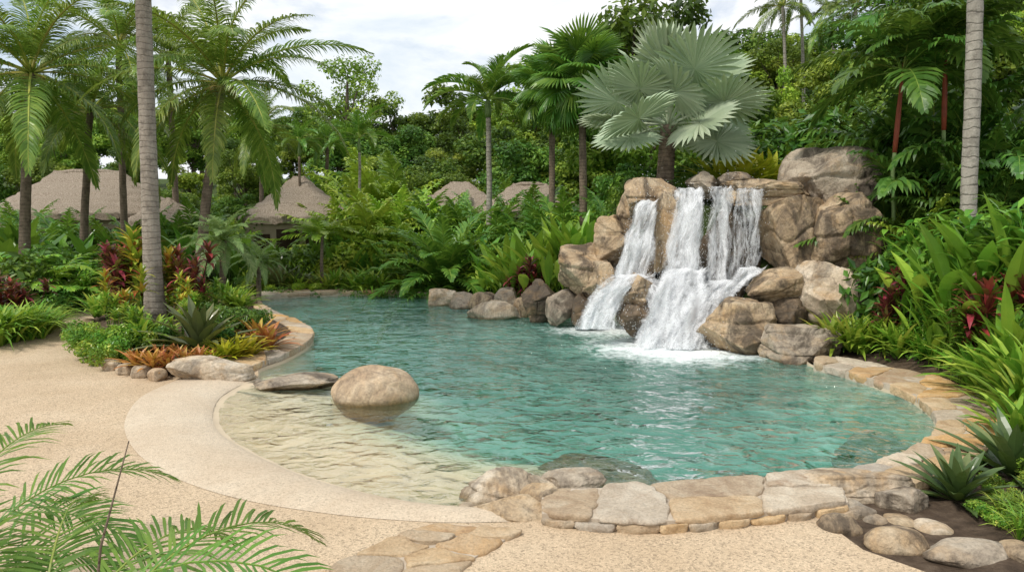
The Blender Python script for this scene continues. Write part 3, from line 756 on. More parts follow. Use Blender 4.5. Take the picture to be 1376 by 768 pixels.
# ---------------------------------------------------------------- plant builders
def leafstrip(mb, o, az, e0, e1, L, W, seg=5, prof='strap', fold=.25, tone=.5, tg=0.0):
    p = Vector(o); ca, sa = cos(az), sin(az); sd = Vector((-sa, ca, 0)); b = len(mb.v)
    for i in range(seg+1):
        t = i/seg; e = e0+(e1-e0)*t**1.2; d = Vector((ca*cos(e), sa*cos(e), sin(e))); n = d.cross(sd)
        if prof == 'strap': w = min(1, .55+t*2)*max(0.02, 1-t**3.5)
        elif prof == 'oval': w = max(.03, sin(pi*min(1, t*.97+.015)**.8))
        elif prof == 'stalk': w = .06 if t < .42 else max(.03, sin(pi*((t-.40)/.61)**.8))
        else: w = max(.02, (1-t)**.8)
        w *= W
        mb.v += [p+sd*w+n*fold*w, p.copy(), p-sd*w+n*fold*w]
        p = p+d*(L/seg)
    for i in range(seg):
        q = b+3*i
        mb.f += [(q, q+1, q+4, q+3), (q+1, q+2, q+5, q+4)]
        tt = tone+tg*(i/seg-.5); mb.t += [tt, tt+.04]
def rosette(mb, n, L, W, eh, el, dh, prof='strap', fold=.25, o=(0,0,0), seg=5, tone=.5, tv=.3, tg=0, rr=R):
    for i in range(n):
        f = i/max(1, n-1); e0 = radians(lerp(eh, el, f)+rr.uniform(-6, 6))
        leafstrip(mb, Vector(o)+Vector((0,0,.02*(1-f))), i*2.3999+rr.uniform(-.2,.2), e0, e0-radians(dh*rr.uniform(.7,1.3)), L*lerp(.7,1,min(1,f*1.5))*rr.uniform(.85,1.1), W*rr.uniform(.85,1.1), seg, prof, fold, tone+rr.uniform(-tv,tv), tg)
def frond(mb, L, e0, e1, n=40, ll=.6, lw=.03, vee=15, hang=.35, az=0, o=(0,0,0), rw=.02, pet=.12, rr=R, tone=.5):
    ca, sa = cos(az), sin(az); X = Vector((ca, sa, 0)); Sd = Vector((-sa, ca, 0)); Z = Vector((0,0,1)); p = Vector(o); pts = []
    for i in range(n+1):
        t = i/n; e = e0+(e1-e0)*t**1.15; d = X*cos(e)+Z*sin(e); pts.append((p.copy(), d, t)); p = p+d*(L/n)
    st = max(1, n//12); sel = pts[::st]+([pts[-1]] if (n % st) else [])
    mb.tube([q[0] for q in sel], [rw*(1-.85*q[2])+.001 for q in sel], 4, .92, False)
    dn = Vector((0,0,-1))
    for p, d, t in pts:
        if t < pet: continue
        up = d.cross(Sd); tt = (t-pet)/(1-pet); pr = max(.22, min(1, .5+tt*3.5)*(1-tt**2.4)**.6); a = radians(74-46*tt)
        for s in (-1, 1):
            l = ll*pr*rr.uniform(.86, 1.08); v = radians(vee+rr.uniform(-13, 13)); aa = a+rr.uniform(-.12,.12)
            dr = d*cos(aa)+Sd*(s*sin(aa)*cos(v))+up*(sin(aa)*sin(v))
            wv = (d-dr*d.dot(dr)); wv = (wv.normalized() if wv.length > 1e-4 else up)*(lw/2)
            h = hang*rr.uniform(.7, 1.3)
            d2 = (dr+dn*h).normalized(); d3 = (dr+dn*h*2.6).normalized()
            m = p+dr*(l*.35); q = m+d2*(l*.35); r_ = q+d3*(l*.3); b = len(mb.v)
            mb.v += [p-wv*.5, p+wv*.5, m-wv, m+wv, q-wv*.8, q+wv*.8, r_]
            mb.f += [(b,b+1,b+3,b+2), (b+2,b+3,b+5,b+4), (b+4,b+5,b+6)]
            to = tone+rr.uniform(-.22,.22); mb.t += [to, to, to+.05]
def fanleaf(mb, P, Rr, n=34, span=300, droop=.15, cup=.15, split=.55, rw=.025, rr=R, tone=.5, fold=.04, tw=.3):
    mb.tube([(0,0,0), (P*.5,0,.03*P), (P,0,0)], [rw*1.3, rw, rw*.7], 5, .8, False)
    hub = Vector((P, 0, 0)); da = radians(span)/n
    for k in range(n):
        a = -radians(span)/2+(k+.5)*da; rk = Rr*(1-.22*(abs(a)/radians(150))**2)*rr.uniform(.94, 1.03); to = tone+rr.uniform(-.2,.2); a += rr.uniform(-.02,.02)
        def pt(r, an, z): return hub+Vector((cos(an)*r, sin(an)*r, z+cup*abs(sin(an))*r-droop*(r/Rr)**2.2*Rr))
        fo = fold*Rr; b = len(mb.v); r1, r2 = rk*split, rk*.8
        mb.v += [hub, pt(r1, a-da*.5, 0), pt(r1, a, fo), pt(r1, a+da*.5, 0), pt(r2, a-da*tw, -.01), pt(r2, a, fo*.6), pt(r2, a+da*tw, -.01), pt(rk, a, -.04*Rr*rr.uniform(0,2))]
        mb.f += [(b,b+1,b+2), (b,b+2,b+3), (b+1,b+4,b+5,b+2), (b+2,b+5,b+6,b+3), (b+4,b+7,b+5), (b+5,b+7,b+6)]
        mb.t += [to-.06, to+.06, to-.06, to+.06, to+.03, to+.08]
nr = np.random.default_rng(5)
def leafcloud(mb, clumps, per, size, asp=.5, squash=.8, upb=.5):
    V = []; T = []
    for c, r in clumps:
        m = int(per*r*r)+20
        d = nr.normal(size=(m, 3)); d /= np.linalg.norm(d, axis=1)[:, None]
        keep = d[:, 2] > -.75; d = d[keep]; m = len(d)
        pos = np.array(c)+d*np.array([1,1,squash])*r*nr.uniform(.55, 1.08, (m,1))
        n = d*.7+np.array([0,0,upb])+nr.normal(size=(m,3))*.45; n /= np.linalg.norm(n, axis=1)[:, None]
        t = np.cross(n, nr.normal(size=(m,3))); t /= np.linalg.norm(t, axis=1)[:, None]; b = np.cross(n, t)
        l = size*nr.uniform(.7, 1.25, (m,1)); w = l*asp
        V.append(np.stack([pos-t*l, pos+b*w, pos+t*l-n*l*.25, pos-b*w], 1).reshape(-1, 3))
        T.append(np.clip(.5+nr.uniform(-.28,.28)+nr.uniform(-.25,.25, m), 0, 1))
    V = np.concatenate(V); T = np.concatenate(T); b = len(mb.v); q = np.arange(len(T)*4).reshape(-1, 4)+b
    mb.v += V.tolist(); mb.f += [tuple(x) for x in q.tolist()]; mb.t += T.tolist()

KD = {}
def reg(kind, mb, mat):
    me = mb.mesh(kind, M[mat], False); KD.setdefault(kind, []).append((me, max(v[2] for v in mb.v)))
for i in range(2):
    mb = MB(); rosette(mb, 26, .42, .03, 82, 22, 45, tone=.5, tg=.4); reg('orange_bromeliad', mb, 'brom_orange')
    mb = MB(); rosette(mb, 30, .42, .026, 82, 25, 50, tone=.55, tg=.3); reg('yellow_bromeliad', mb, 'yellow')
    mb = MB(); rosette(mb, 38, .66, .052, 85, 8, 35, tone=.45, tv=.25, fold=.35, tg=.2); reg('dark_bromeliad', mb, 'brom_dark')
    mb = MB(); rosette(mb, 36, .56, .05, 86, 6, 30, tone=.45, tv=.25, fold=.4, prof='strap', seg=6, tg=.3); reg('agave', mb, 'agave')
    mb = MB()
    for k in range(9): rosette(mb, 16, .55, .014, 86, 45, 80, o=(R.gauss(0,.12), R.gauss(0,.12), 0), tone=.5)
    reg('grass_clump', mb, 'strap')
    mb = MB()
    for k in range(4): rosette(mb, 18, .62, .03, 84, 30, 60, o=(R.gauss(0,.16), R.gauss(0,.16), 0), tone=.55, tg=.3)
    reg('strap_plant', mb, 'strap')
    mb = MB()
    for k in range(3): rosette(mb, 16, .75, .046, 84, 34, 50, o=(R.gauss(0,.16), R.gauss(0,.16), 0), tone=.5, tg=.2, fold=.35)
    reg('broad_strap_plant', mb, 'strap')
    for kk, mt in (('red_cordyline','cordy'), ('croton','croton'), ('green_cordyline','strap')):
        mb = MB()
        for k in range(5):
            x, y, h = R.gauss(0,.2), R.gauss(0,.2), R.uniform(.45, 1.0); mb.tube([(x*.4,y*.4,0), (x,y,h)], [.015,.012], 5, .3)
            for q in range(3 if kk == 'croton' else 2):
                rosette(mb, 13, .36, .036 if kk == 'croton' else .042, 80, 5, 50, 'oval', .2, (x, y, h-q*.16), 4, .5, .45)
        reg(kk, mb, mt)
    for kk, mt, W, Lf in (('paddle_plant','banana',.11,1.0), ('dark_paddle_plant','ginger',.12,1.0)):
        mb = MB()
        for k in range(24):
            e0 = radians(R.uniform(68, 89)); leafstrip(mb, (R.gauss(0,.18), R.gauss(0,.18), 0), R.uniform(0, 6.28), e0, e0-radians(R.uniform(25, 75)), Lf*R.uniform(.9, 1.7), W*R.uniform(.8,1.2), 9, 'stalk', .22, .5+R.uniform(-.3,.3))
        reg(kk, mb, mt)
    mb = MB()
    for k in range(13):
        az = R.uniform(0, 6.28); ln = R.uniform(.1,.5); h = R.uniform(1.0, 1.6); x0, y0 = R.gauss(0,.15), R.gauss(0,.15); pts = []
        for q in range(9):
            t = q/8; pts.append(Vector((x0+cos(az)*ln*t*t, y0+sin(az)*ln*t*t, h*t*(1-.1*t))))
        mb.tube(pts, [.012*(1-.5*q/8) for q in range(9)], 4, .8, False)
        for q in range(15):
            t = .25+.75*q/14; p = pts[min(8, int(t*8))]; leafstrip(mb, p, az+(pi/2 if q % 2 else -pi/2)+R.uniform(-.6,.6), radians(R.uniform(15,50)), radians(R.uniform(-40,0)), R.uniform(.32,.46), .052, 4, 'oval', .2, .5+R.uniform(-.3,.3))
    reg('ginger_clump', mb, 'ginger')
    for kk, mt in (('leafy_shrub','shrub_dark'), ('lime_shrub','shrub_lime'), ('low_green_shrub','strap')):
        mb = MB(); cl = [((R.gauss(0,.28), R.gauss(0,.28), R.uniform(.15,.7)), R.uniform(.2,.36)) for _ in range(13)]
        leafcloud(mb, cl, 1700, .065, .42, .9, .4); reg(kk, mb, mt)
    mb = MB()
    for k in range(20): frond(mb, R.uniform(.7,1.0), radians(R.uniform(50,82)), radians(R.uniform(-45,-5)), 22, .2, .028, 5, .25, k*2.4, rw=.006)
    reg('fern', mb, 'banana')
    mb = MB()
    for k in range(42): frond(mb, R.uniform(1.5,2.0), radians(lerp(82,14,k/41)), radians(lerp(10,-55,k/41)), 48, .36, .044, 18, .2, k*2.4, rw=.014, pet=.08)
    reg('cycad', mb, 'palm_green')
    for kk, mt in (('areca_clump','palm_lime'), ('dark_palm_clump','palm_green'), ('feathery_palm','palm_deep')):
        mb = MB()
        for k in range(20 if kk != 'feathery_palm' else 26): frond(mb, R.uniform(1.5,2.3), radians(lerp(88,52,k/25)), radians(lerp(30,-40,k/25)), 32, .46, .066, 10, .4, k*2.4, o=(0,0,0 if kk != 'feathery_palm' else R.uniform(0,.9)), rw=.014, pet=.2)
        reg(kk, mb, mt)

def row(kind, desc, where, cat, items, group, wf=1.0):
    items = sorted(items, key=lambda t: t[0])
    for i, (px, Y, top) in enumerate(items):
        x = at(px, top, Y).x; z = g(x, Y)
        me, hc = R.choice(KD[kind]); h = max(.18, at(px, top, Y).z-z); s = h/hc
        o = inst(me, kind, None, (x, Y, z-.02), (0, 0, R.uniform(0, 6.28)), (s*wf, s*wf, s))
        lab = '%s %s' % (desc, where) if len(items) == 1 else '%s, %s from the left %s' % (desc, ORD[i], where)
        tag(o, lab, cat, group if len(items) > 1 else None)

# planter
row('red_cordyline','dark red cordyline','in the planting bed','cordyline',[(150,15.8,312),(166,16.2,325),(240,16.2,318),(252,15.8,338)],'red cordylines in the planting bed',.8)
row('croton','yellow and orange croton','round the grey trunk','croton',[(182,15.9,300),(216,16.2,328),(172,14.9,350),(240,15.2,362)],'crotons in the planting bed',.85)
row('green_cordyline','broad leaved green cordyline','in the planting bed','cordyline',[(268,16,378),(252,14.8,388),(150,14.4,385),(165,13.6,402),(292,16.5,370),(240,13.6,402),(185,13.4,404)],'green cordylines in the planting bed',.9)
row('dark_bromeliad','large dark bromeliad with broad bronze leaves','at the centre of the planting bed','bromeliad',[(265,12.9,398)],None)
row('orange_bromeliad','orange red bromeliad','along the front of the bed','bromeliad',[(183,11.95,463),(203,11.8,465),(224,11.75,465),(246,11.9,461),(266,12.0,460),(215,12.2,458),(238,12.3,458)],'orange red bromeliads at the front of the bed')
row('yellow_bromeliad','bright yellow green bromeliad','near the pale front boulder','bromeliad',[(300,12.5,449),(318,12.7,444),(336,12.9,447),(283,12.2,464)],'yellow bromeliads near the front boulder')
row('orange_bromeliad','orange bromeliad by the curved coping','in the bed','bromeliad',[(346,13.9,421),(358,13.5,428)],'orange bromeliads by the curved coping')
row('low_green_shrub','low bright green shrub','on the left side of the bed','shrub',[(122,13.3,432),(140,13,436),(160,12.7,440),(130,12.6,450),(150,12.3,458),(178,12.9,432),(115,14,428),(200,12.8,440)],'low green shrubs on the left side of the bed')
row('leafy_shrub','dark leafy shrub','on the right side of the bed','shrub',[(308,14.2,408),(328,14.5,412),(295,14.8,402),(345,15.2,414),(225,13.2,430),(300,13.4,432)],'leafy shrubs on the right side of the bed')
row('strap_plant','arching strap leaved plant','at the back of the bed','plant',[(180,17,385),(230,18,375),(280,18,375),(325,18.5,380),(150,17.5,385),(205,13.3,418)],'strap plants at the back of the bed')
row('grass_clump','bright green grassy clump','beside the path at left','grass clump',[(8,15.2,405),(30,15.4,400),(52,16,408),(68,17,416),(-8,14.6,400),(40,16.6,405)],'grassy clumps beside the path')
row('red_cordyline','red cordyline','behind the grassy clumps at far left','cordyline',[(5,17.2,365),(28,17.6,372),(-12,16.6,360)],'red cordylines at far left')
row('leafy_shrub','dense green shrub','between path and palms at left','shrub',[(40,20,345),(75,20.5,345),(100,21,350),(10,19.5,350),(60,22,325),(120,22.5,350),(-20,18.5,335),(85,19.5,385),(60,18.6,385),(140,22,370)],'shrubs between path and palms')
row('fern','big spreading fern','behind the path at left','fern',[(85,20,350),(50,20,340),(112,21,362),(20,21,330)],'ferns behind the path at left')
row('lime_shrub','low yellow green shrub','along the back coping','shrub',[(338+i*21,R.uniform(24.2,25.2),R.uniform(372,384)) for i in range(14)],'low yellow green shrubs along the back coping')
row('leafy_shrub','low dark shrub','in the border behind the back coping','shrub',[(330+i*26,R.uniform(25.5,26.5),R.uniform(355,372)) for i in range(14)],'low dark shrubs behind the back coping')
row('strap_plant','bright strap leaved plant','in the border behind the pool','plant',[(385,25,362),(440,25.5,360),(478,25,355),(505,25,360),(520,26,346),(650,25,348),(670,24,350),(690,24,343),(355,25,362),(460,25,362),(540,25,362)],'strap plants behind the pool')
row('dark_bromeliad','dark bronze rosette plant','behind the back coping','bromeliad',[(372,25,352),(398,25.3,358),(415,25,366)],'bronze rosettes behind the back coping')
row('leafy_shrub','rounded dark green bush','in the thicket behind the pool','bush',[(340+i*38,R.uniform(27.5,30),R.uniform(310,340)) for i in range(12)],'rounded bushes in the thicket')
row('lime_shrub','yellow green bush','in the thicket behind the pool','bush',[(500,27.6,318),(535,28,300),(470,28,318),(625,28,318),(730,24,328),(455,27,342),(385,27,343),(418,28,330),(552,27,330)],'yellow green bushes in the thicket')
row('cycad','big dark green cycad with arching fronds','at the centre of the far pool edge','cycad',[(597,24.8,274)],None,.82)
row('paddle_plant','tall bright paddle leaved plant','left of the waterfall boulders','plant',[(668,23,325),(690,22.5,310),(712,22,298),(735,21.5,290),(758,21,285),(778,20.5,280),(700,21.3,335),(722,20.8,330),(745,20.2,320),(682,21.8,345)],'paddle plants left of the waterfall')
row('red_cordyline','small red leaved plant','among paddle leaves left of waterfall','plant',[(706,20.6,338),(722,20.3,345),(690,21,352)],'small red plants left of waterfall',.8)
row('areca_clump','yellow green palm clump','in the thicket behind the pool','palm clump',[(500,30,235),(530,31,240),(483,31,250),(495,38,210),(560,32,248),(800,25,262),(512,28,288),(545,28.2,283),(520,38,196),(455,31,262),(300,29,285),(640,29.5,285),(468,38,222)],'yellow green palm clumps behind the pool',.8)
row('dark_palm_clump','dark green palm clump','in the thicket behind the pool','palm clump',[(300,31,270),(560,33,254),(595,31,258),(632,32,262),(665,30,256),(690,29,270),(728,28,254),(660,38,235),(760,26,252),(820,24,248),(235,30,268),(85,29,276),(20,30,266),(150,29,278),(540,40,205),(470,29,290),(55,29,280),(262,31,262),(715,31,246),(790,28,236),(612,33,252),(180,30,272)],'dark palm clumps behind the pool',.85)
row('dark_paddle_plant','dark broad leaved clump','in the understorey behind path and pool','plant',[(20,26,292),(60,27,300),(105,26,306),(140,27,300),(255,26,300),(300,27,308),(215,27,295),(335,27,318),(-10,25,290),(365,27,325),(395,27.5,325),(430,28,314),(180,27,300),(465,27,322),(500,27,328),(538,26.5,320),(560,26,335),(640,26.5,315),(485,29,296),(655,27,300)],'dark broad leaved clumps in the understorey')
row('yellow_bromeliad','large yellow green bromeliad','behind the waterfall crest','bromeliad',[(975,20,200),(998,19.6,196),(1022,20,200),(1040,20.5,194),(960,20.4,208)],'large yellow bromeliads behind the crest')
row('leafy_shrub','dark green bush','on the mound behind the waterfall','bush',[(830,21,228),(860,21.5,214),(930,21.5,208),(1000,22,185),(1050,22.5,170),(1090,22,150),(1130,21,140),(945,20.3,222),(850,20,236),(1165,19.5,150)],'bushes on the mound')
row('feathery_palm','dense dark feathery palm','on the slope right of the waterfall','palm',[(1185,18.5,110),(1212,17.6,90),(1240,17,120),(1262,16.5,60),(1290,16.5,110),(1335,15.6,90),(1372,15,70),(1195,16.2,190),(1230,15.6,215),(1268,15,215),(1345,14.4,180),(1150,20,120),(1110,21.5,120),(1310,14.6,200)],'feathery palms right of the waterfall',.68)
row('areca_clump','light green palm clump','on the slope right of the waterfall','palm clump',[(1250,14.9,245),(1330,15.2,170)],'light green palm clumps right of the waterfall',.55)
row('leafy_shrub','glossy green bush','beside the right rock flank','bush',[(1216,15.2,300),(1232,14.6,330),(1202,14.6,395),(1245,14.2,300),(1179,13.9,420),(1208,13.6,405)],'bushes beside the right rock flank',.8)
row('ginger_clump','tall dark ginger clump','on the right bank','ginger',[(1224,14.3,300),(1242,13.6,290),(1265,13.2,285),(1290,12.7,278),(1320,12.2,270),(1358,11.6,258),(1390,11.0,260),(1234,13.2,350),(1254,12.6,345),(1280,12,340),(1310,11.5,325),(1209,13.8,365),(1340,10.9,390),(1300,11,400)],'ginger clumps on the right bank',.8)
row('paddle_plant','large glossy paddle leaved plant','on the right bank','plant',[(1256,12.9,300),(1300,12.1,285),(1345,11.5,268),(1378,10.9,255),(1252,12.4,385),(1276,11.8,380),(1330,11.2,345),(1372,10.1,375),(1350,10.4,400)],'paddle plants on the right bank',.8)
row('red_cordyline','dark red cordyline','on the right bank','cordyline',[(1312,11.0,352),(1334,10.8,362),(1198,13.4,354)],'red cordylines on the right bank',.75)
row('strap_plant','bright strap leaved plant','behind the right coping','plant',[(1138,13.7,420),(1158,13.4,414),(1180,13.2,417),(1202,12.9,422),(1228,12.5,430),(1252,12.2,438),(1285,11.6,447)],'strap plants behind the right coping',.85)
row('broad_strap_plant','broad leaved yellow green bromeliad','at the far right above coping','bromeliad',[(1322,10.7,462),(1342,10.3,452),(1364,9.9,444),(1388,9.5,436),(1356,9.5,492),(1378,9.1,482),(1398,8.7,478),(1384,8.3,512)],'broad bromeliads at the far right', .8)
row('agave','green bronze rosette bromeliad','in the lower right bed','bromeliad',[(1290,6.6,600),(1366,7.2,554)],'bromeliads in the lower right bed')
row('grass_clump','lime green tufted plant','at the bottom right corner','plant',[(1372,6.0,655),(1396,5.6,668),(1350,6.2,672)],'lime tufts at the bottom right corner',.8)
row('low_green_shrub','small green filler plant','between rosettes in the lower right bed','plant',[(1336,6.9,630),(1352,6.4,655),(1322,7.6,602),(1385,7.2,600),(1395,6.5,630),(1318,6.2,690),(1345,5.9,705),(1375,5.7,715),(1255,7.1,655)],'small filler plants in the lower right bed',1.1)

# ---------------------------------------------------------------- palms
def fset(mat, L, n, ll, lw, vee, hang, elevs=(80,58,35,10,-20), rw=.03, dro=70):
    S_ = []
    for e in elevs:
        for _ in range(2):
            mb = MB(); e0 = radians(e+R.uniform(-5,5)); frond(mb, L*R.uniform(.92,1.05), e0, max(radians(-88), e0-radians(dro*R.uniform(.8,1.15))), n, ll, lw, vee, hang, rw=rw, pet=.14)
            S_.append((e, mb.mesh('frond', M[mat], False)))
    return S_
FS = {'coco': fset('coco', 4.8, 104, .86, .05, 10, .44, rw=.05, dro=72),
      'fox': fset('palm_green', 2.3, 60, .5, .05, 35, .25, (75,50,25,0), rw=.03, dro=75),
      'date': fset('date', 1.7, 54, .32, .026, 12, .2, (75,50,20,-5,-30), rw=.012, dro=80),
      'wax': fset('palm_deep', 2.3, 36, .66, .08, 10, .38, (82,60,35,5), rw=.02, dro=72),
      'fernf': fset('palm_lime', 1.5, 38, .38, .055, 2, .12, (35,22,10,0), rw=.012, dro=35)}
def palm(name, label, base, top, r0, r1, fs, n, sc, tm='trunk_brown', group=None, shaft=None, shl=.7, lean=.5, hi=82, lo=-25, cat='palm tree', nuts=0, tuft=True):
    base = Vector(base); top = Vector(top); e = empty(name, base, label, cat, group); T = top-base
    pts, rr = [], []; m = 34
    for i in range(m+1):
        t = i/m; k = t**(1+lean)
        pts.append(Vector((T.x*k, T.y*k, T.z*t))+Vector((.04*noise.noise(Vector((t*4, base.x, 0))), 0, 0)))
        rr.append(lerp(r0, r1, t**.7)*(1+.05*(i % 2))+(.35*r0*math.exp(-t*m/2.2)))
    mb = MB(); mb.tube(pts, rr, 12); mb.obj('trunk', M[tm], e)
    if shaft:
        mb = MB(); d = (pts[-1]-pts[-3]).normalized()
        mb.tube([pts[-1]+d*(q*shl/5) for q in range(6)], [r1*1.15, r1*1.35, r1*1.3, r1*1.1, r1*.8, r1*.4], 10); mb.obj('crownshaft', M[shaft], e)
        cp = pts[-1]+d*shl*.9
    else:
        cp = pts[-1]
    if tuft and not shaft:
        mb = MB(); rosette(mb, 26, .55*sc, .06, 88, 20, 30, 'sword', .2, cp-Vector((0,0,.1)), 3, .1); mb.obj('leaf_bases', M['coco'], e, smooth=False)
    S_ = FS[fs]
    for i in range(n):
        f = i/(n-1); el = lerp(hi, lo, f**.9)+R.uniform(-8, 8)
        best = sorted(S_, key=lambda q: abs(q[0]-el))[:2]; el0, me = R.choice(best)
        inst(me, 'frond', e, cp, (R.uniform(-.2,.2), -radians((el-el0)*.7), i*2.3999+R.uniform(-.25,.25)), sc*R.uniform(.85,1.08))
    for i in range(nuts):
        mb = MB(); v, f = ico(3); a = i*2.4; c = cp+Vector((cos(a)*.28, sin(a)*.28, -.22-.1*(i % 2)))
        mb.v = [(c+Vector(q)*.13*(1 if abs(q[2]) < .6 else 1.1)) for q in v.tolist()]; mb.f = f; mb.obj('coconut', M['coconut'], e)
    return e
def P3(px, py, Y): return at(px, py, Y)
def B3(px, Y, py=300):
    x = at(px, py, Y).x; return (x, Y, g(x, Y)-.05)
palm('coconut_palm', 'large leaning coconut palm left of centre with full feathery crown', B3(262,23.5), P3(300,112,23.5), .19, .12, 'coco', 26, 1.0, nuts=5, lean=.3)
palm('coconut_palm', 'brown trunked coconut palm at the far left edge', B3(28,23), P3(42,98,23), .18, .12, 'coco', 24, .92, nuts=3)
palm('coconut_palm', 'coconut palm standing right of the far left one before the hut', B3(108,27), P3(122,150,27), .16, .11, 'coco', 22, .85)
palm('coconut_palm', 'slim palm behind the thick grey trunk beside the left hut', B3(166,30), P3(160,60,30), .15, .11, 'coco', 22, .88)
palm('coconut_palm', 'slim background palm between left hut and leaning palm', B3(238,33), P3(226,80,33), .15, .11, 'coco', 16, .75)
palm('coconut_palm', 'small dark palm rising behind the middle hut', B3(440,42), P3(440,190,42), .13, .09, 'fox', 16, 1.0)
palm('coconut_palm', 'background palm between the leaning palm and the middle hut', B3(350,40), P3(352,170,40), .14, .10, 'coco', 18, .75)
palm('grey_trunk_palm', 'thick grey palm trunk rising from planting bed out of view', B3(207,15.6,400), P3(188,-190,15.6), .185, .14, 'coco', 18, .85, 'trunk_grey', lo=5)
palm('grey_trunk_palm', 'tall ringed pale grey trunk at the right', B3(1304,13.2,290), P3(1312,-260,13.2), .135, .12, 'fox', 14, 1.0, 'trunk_pale', lo=10)
palm('foxtail_palm', 'foxtail palm with pale trunk above the centre thicket', B3(658,30), P3(656,158,30), .13, .10, 'fox', 20, 1.2, 'trunk_pale', shaft='green_shaft', shl=.8, lo=-5)
palm('foxtail_palm', 'slender young palm left of the foxtail palm', B3(483,33), P3(483,205,33), .08, .06, 'fox', 13, .85, 'trunk_pale', shaft='green_shaft', lo=5)
palm('foxtail_palm', 'slender small palm beside the middle hut', B3(402,32), P3(402,210,32), .07, .05, 'fox', 12, .6, 'trunk_brown', shaft='green_shaft', lo=5)
palm('pygmy_date_palm', 'pygmy date palm with fine grey green fronds behind planting bed', B3(300,20.5,400), P3(300,322,20.5), .10, .08, 'date', 32, .85, lo=-30)
palm('pygmy_date_palm', 'smaller date palm right of the pygmy date palm', B3(348,22.5,400), P3(348,350,22.5), .08, .07, 'date', 22, .65, lo=-30)
palm('tree_fern', 'tree fern with flat lime crown behind the back coping', B3(433,24.8,400), P3(433,315,24.8), .07, .05, 'fernf', 18, .95, hi=45, lo=2, cat='tree fern', tuft=False)
for i, (px, py, Y, r_, sc) in enumerate([(1202,205,15.2,.045,1.0), (1268,175,15.2,.045,1.0), (1236,120,17,.045,1.05)]):
    palm('sealing_wax_palm', ['red shafted palm nearest right of the waterfall', 'red shafted palm left of the tall pale trunk', 'taller red shafted palm behind the nearest one'][i],
         B3(px, Y), P3(px, py, Y), r_, r_*.85, 'wax', 16, sc, 'green_shaft', 'red shafted palms on the slope', 'red_shaft', 1.8, lo=5)
for i, (px, py, Y) in enumerate([(1052,8,48), (1075,-20,50), (1118,22,46), (1150,10,44)]):
    palm('tall_slender_palm', 'tall slender background palm, %s from the left above the hillside' % ORD[i], B3(px, Y), P3(px, py, Y), .12, .09, 'coco', 15, .7, 'trunk_pale', 'tall slender palms above the hillside')

def fanset(mat, P, Rr, n, span, droop, cup, split, fold=.04, tw=.3):
    o = []
    for _ in range(4):
        mb = MB(); fanleaf(mb, P*R.uniform(.9,1.1), Rr*R.uniform(.93,1.07), n, span, droop*R.uniform(.6,1.4), cup, split, fold=fold, tw=tw); o.append(mb.mesh('fan_leaf', M[mat], False))
    return o
SIL = fanset('silver', 1.5, 1.1, 32, 330, .03, .06, .62, .055, .34); LIV = fanset('palm_green', 1.0, 1.05, 34, 290, .55, .1, .5)
def fanpalm(name, label, base, top, r0, r1, S_, n, sc, tm, hi=85, lo=-35, roll=.35, rz=0):
    base = Vector(base); top = Vector(top); e = empty(name, base, label, 'palm tree', None, 0); T = top-base
    mb = MB(); pts = [T*(i/20) for i in range(21)]; mb.tube(pts, [lerp(r0, r1, i/20)*(1+.07*(i % 2)) for i in range(21)], 12); mb.obj('trunk', M[tm], e)
    mb = MB(); rosette(mb, 30, .7*sc, .07, 85, 15, 20, 'sword', .2, T-Vector((0,0,.35)), 3, .3); mb.obj('leaf_bases', S_[0].materials[0], e, smooth=False)
    for i in range(n):
        f = i/(n-1); el = radians(lerp(hi, lo, f)+R.uniform(-7,7))
        inst(R.choice(S_), 'fan_leaf', e, T, (R.uniform(-roll,roll), -el, rz+i*2.3999+R.uniform(-.15,.15)), sc*R.uniform(.88,1.08))
fanpalm('silver_fan_palm', 'large silver blue fan palm above the waterfall', B3(893,19.8,240), P3(898,168,19.8), .24, .2, SIL, 24, 1.1, 'trunk_brown', 84, -20, .9, 1.0)
fanpalm('fan_palm', 'green fan palm left of the silver palm', B3(786,25), P3(782,108,25), .14, .11, LIV, 36, 1.02, 'trunk_brown', lo=-65)
fanpalm('fan_palm', 'smaller green fan palm behind the left of the bigger green fan palm', B3(742,28), P3(742,120,28), .13, .10, LIV, 32, .9, 'trunk_brown', lo=-65)

# foreground palms at lower left
def youngpalm(loc, label, specs, bs=True):
    e = empty('areca_palm', loc, label, 'palm', 'young palms at the lower left corner')
    for az, e0, e1, L, dx in specs:
        mb = MB(); frond(mb, L, radians(e0), radians(e1), 58, .40, .021, 12, .18, radians(az), (dx, 0, 0), .010, .42, tone=.5); mb.obj('frond', M['fore'], e, smooth=False)
    mb = MB()
    for k in range(4): a = k*1.6; mb.tube([(cos(a)*.06, sin(a)*.06, 0), (cos(a)*.08, sin(a)*.08, .5)], [.02,.014], 6)
    mb.obj('stem', M['green_shaft'], e)
    return e
e = youngpalm((-2.3, 3.3, 0), 'young palm at the lower left corner with arching fronds over the deck',
  [(6,89,-78,2.4,0), (48,82,-50,2.0,.1), (150,82,-10,2.05,-.1), (110,80,-35,1.9,0), (-25,72,-55,1.6,.1), (185,80,-20,2.0,0), (25,74,-65,1.5,-.15), (215,78,0,1.8,0), (130,76,-50,1.6,.05), (70,80,-50,1.8,.0)])
mb = MB(); mb.tube([(.22,.05,.2), (.3,.12,1.0), (.42,.2,1.5)], [.009,.007,.003], 6); mb.obj('bare_stalk', M['trunk_brown'], e)
youngpalm((-3.65, 4.3, 0), 'young palm at the far left edge behind the corner palm',
  [(0,82,-55,1.95,0), (40,80,-40,1.9,.1), (330,78,-55,1.85,0), (85,82,-20,1.9,0), (15,68,-65,1.5,0), (300,80,-40,1.7,0), (180,80,-20,1.7,0)])

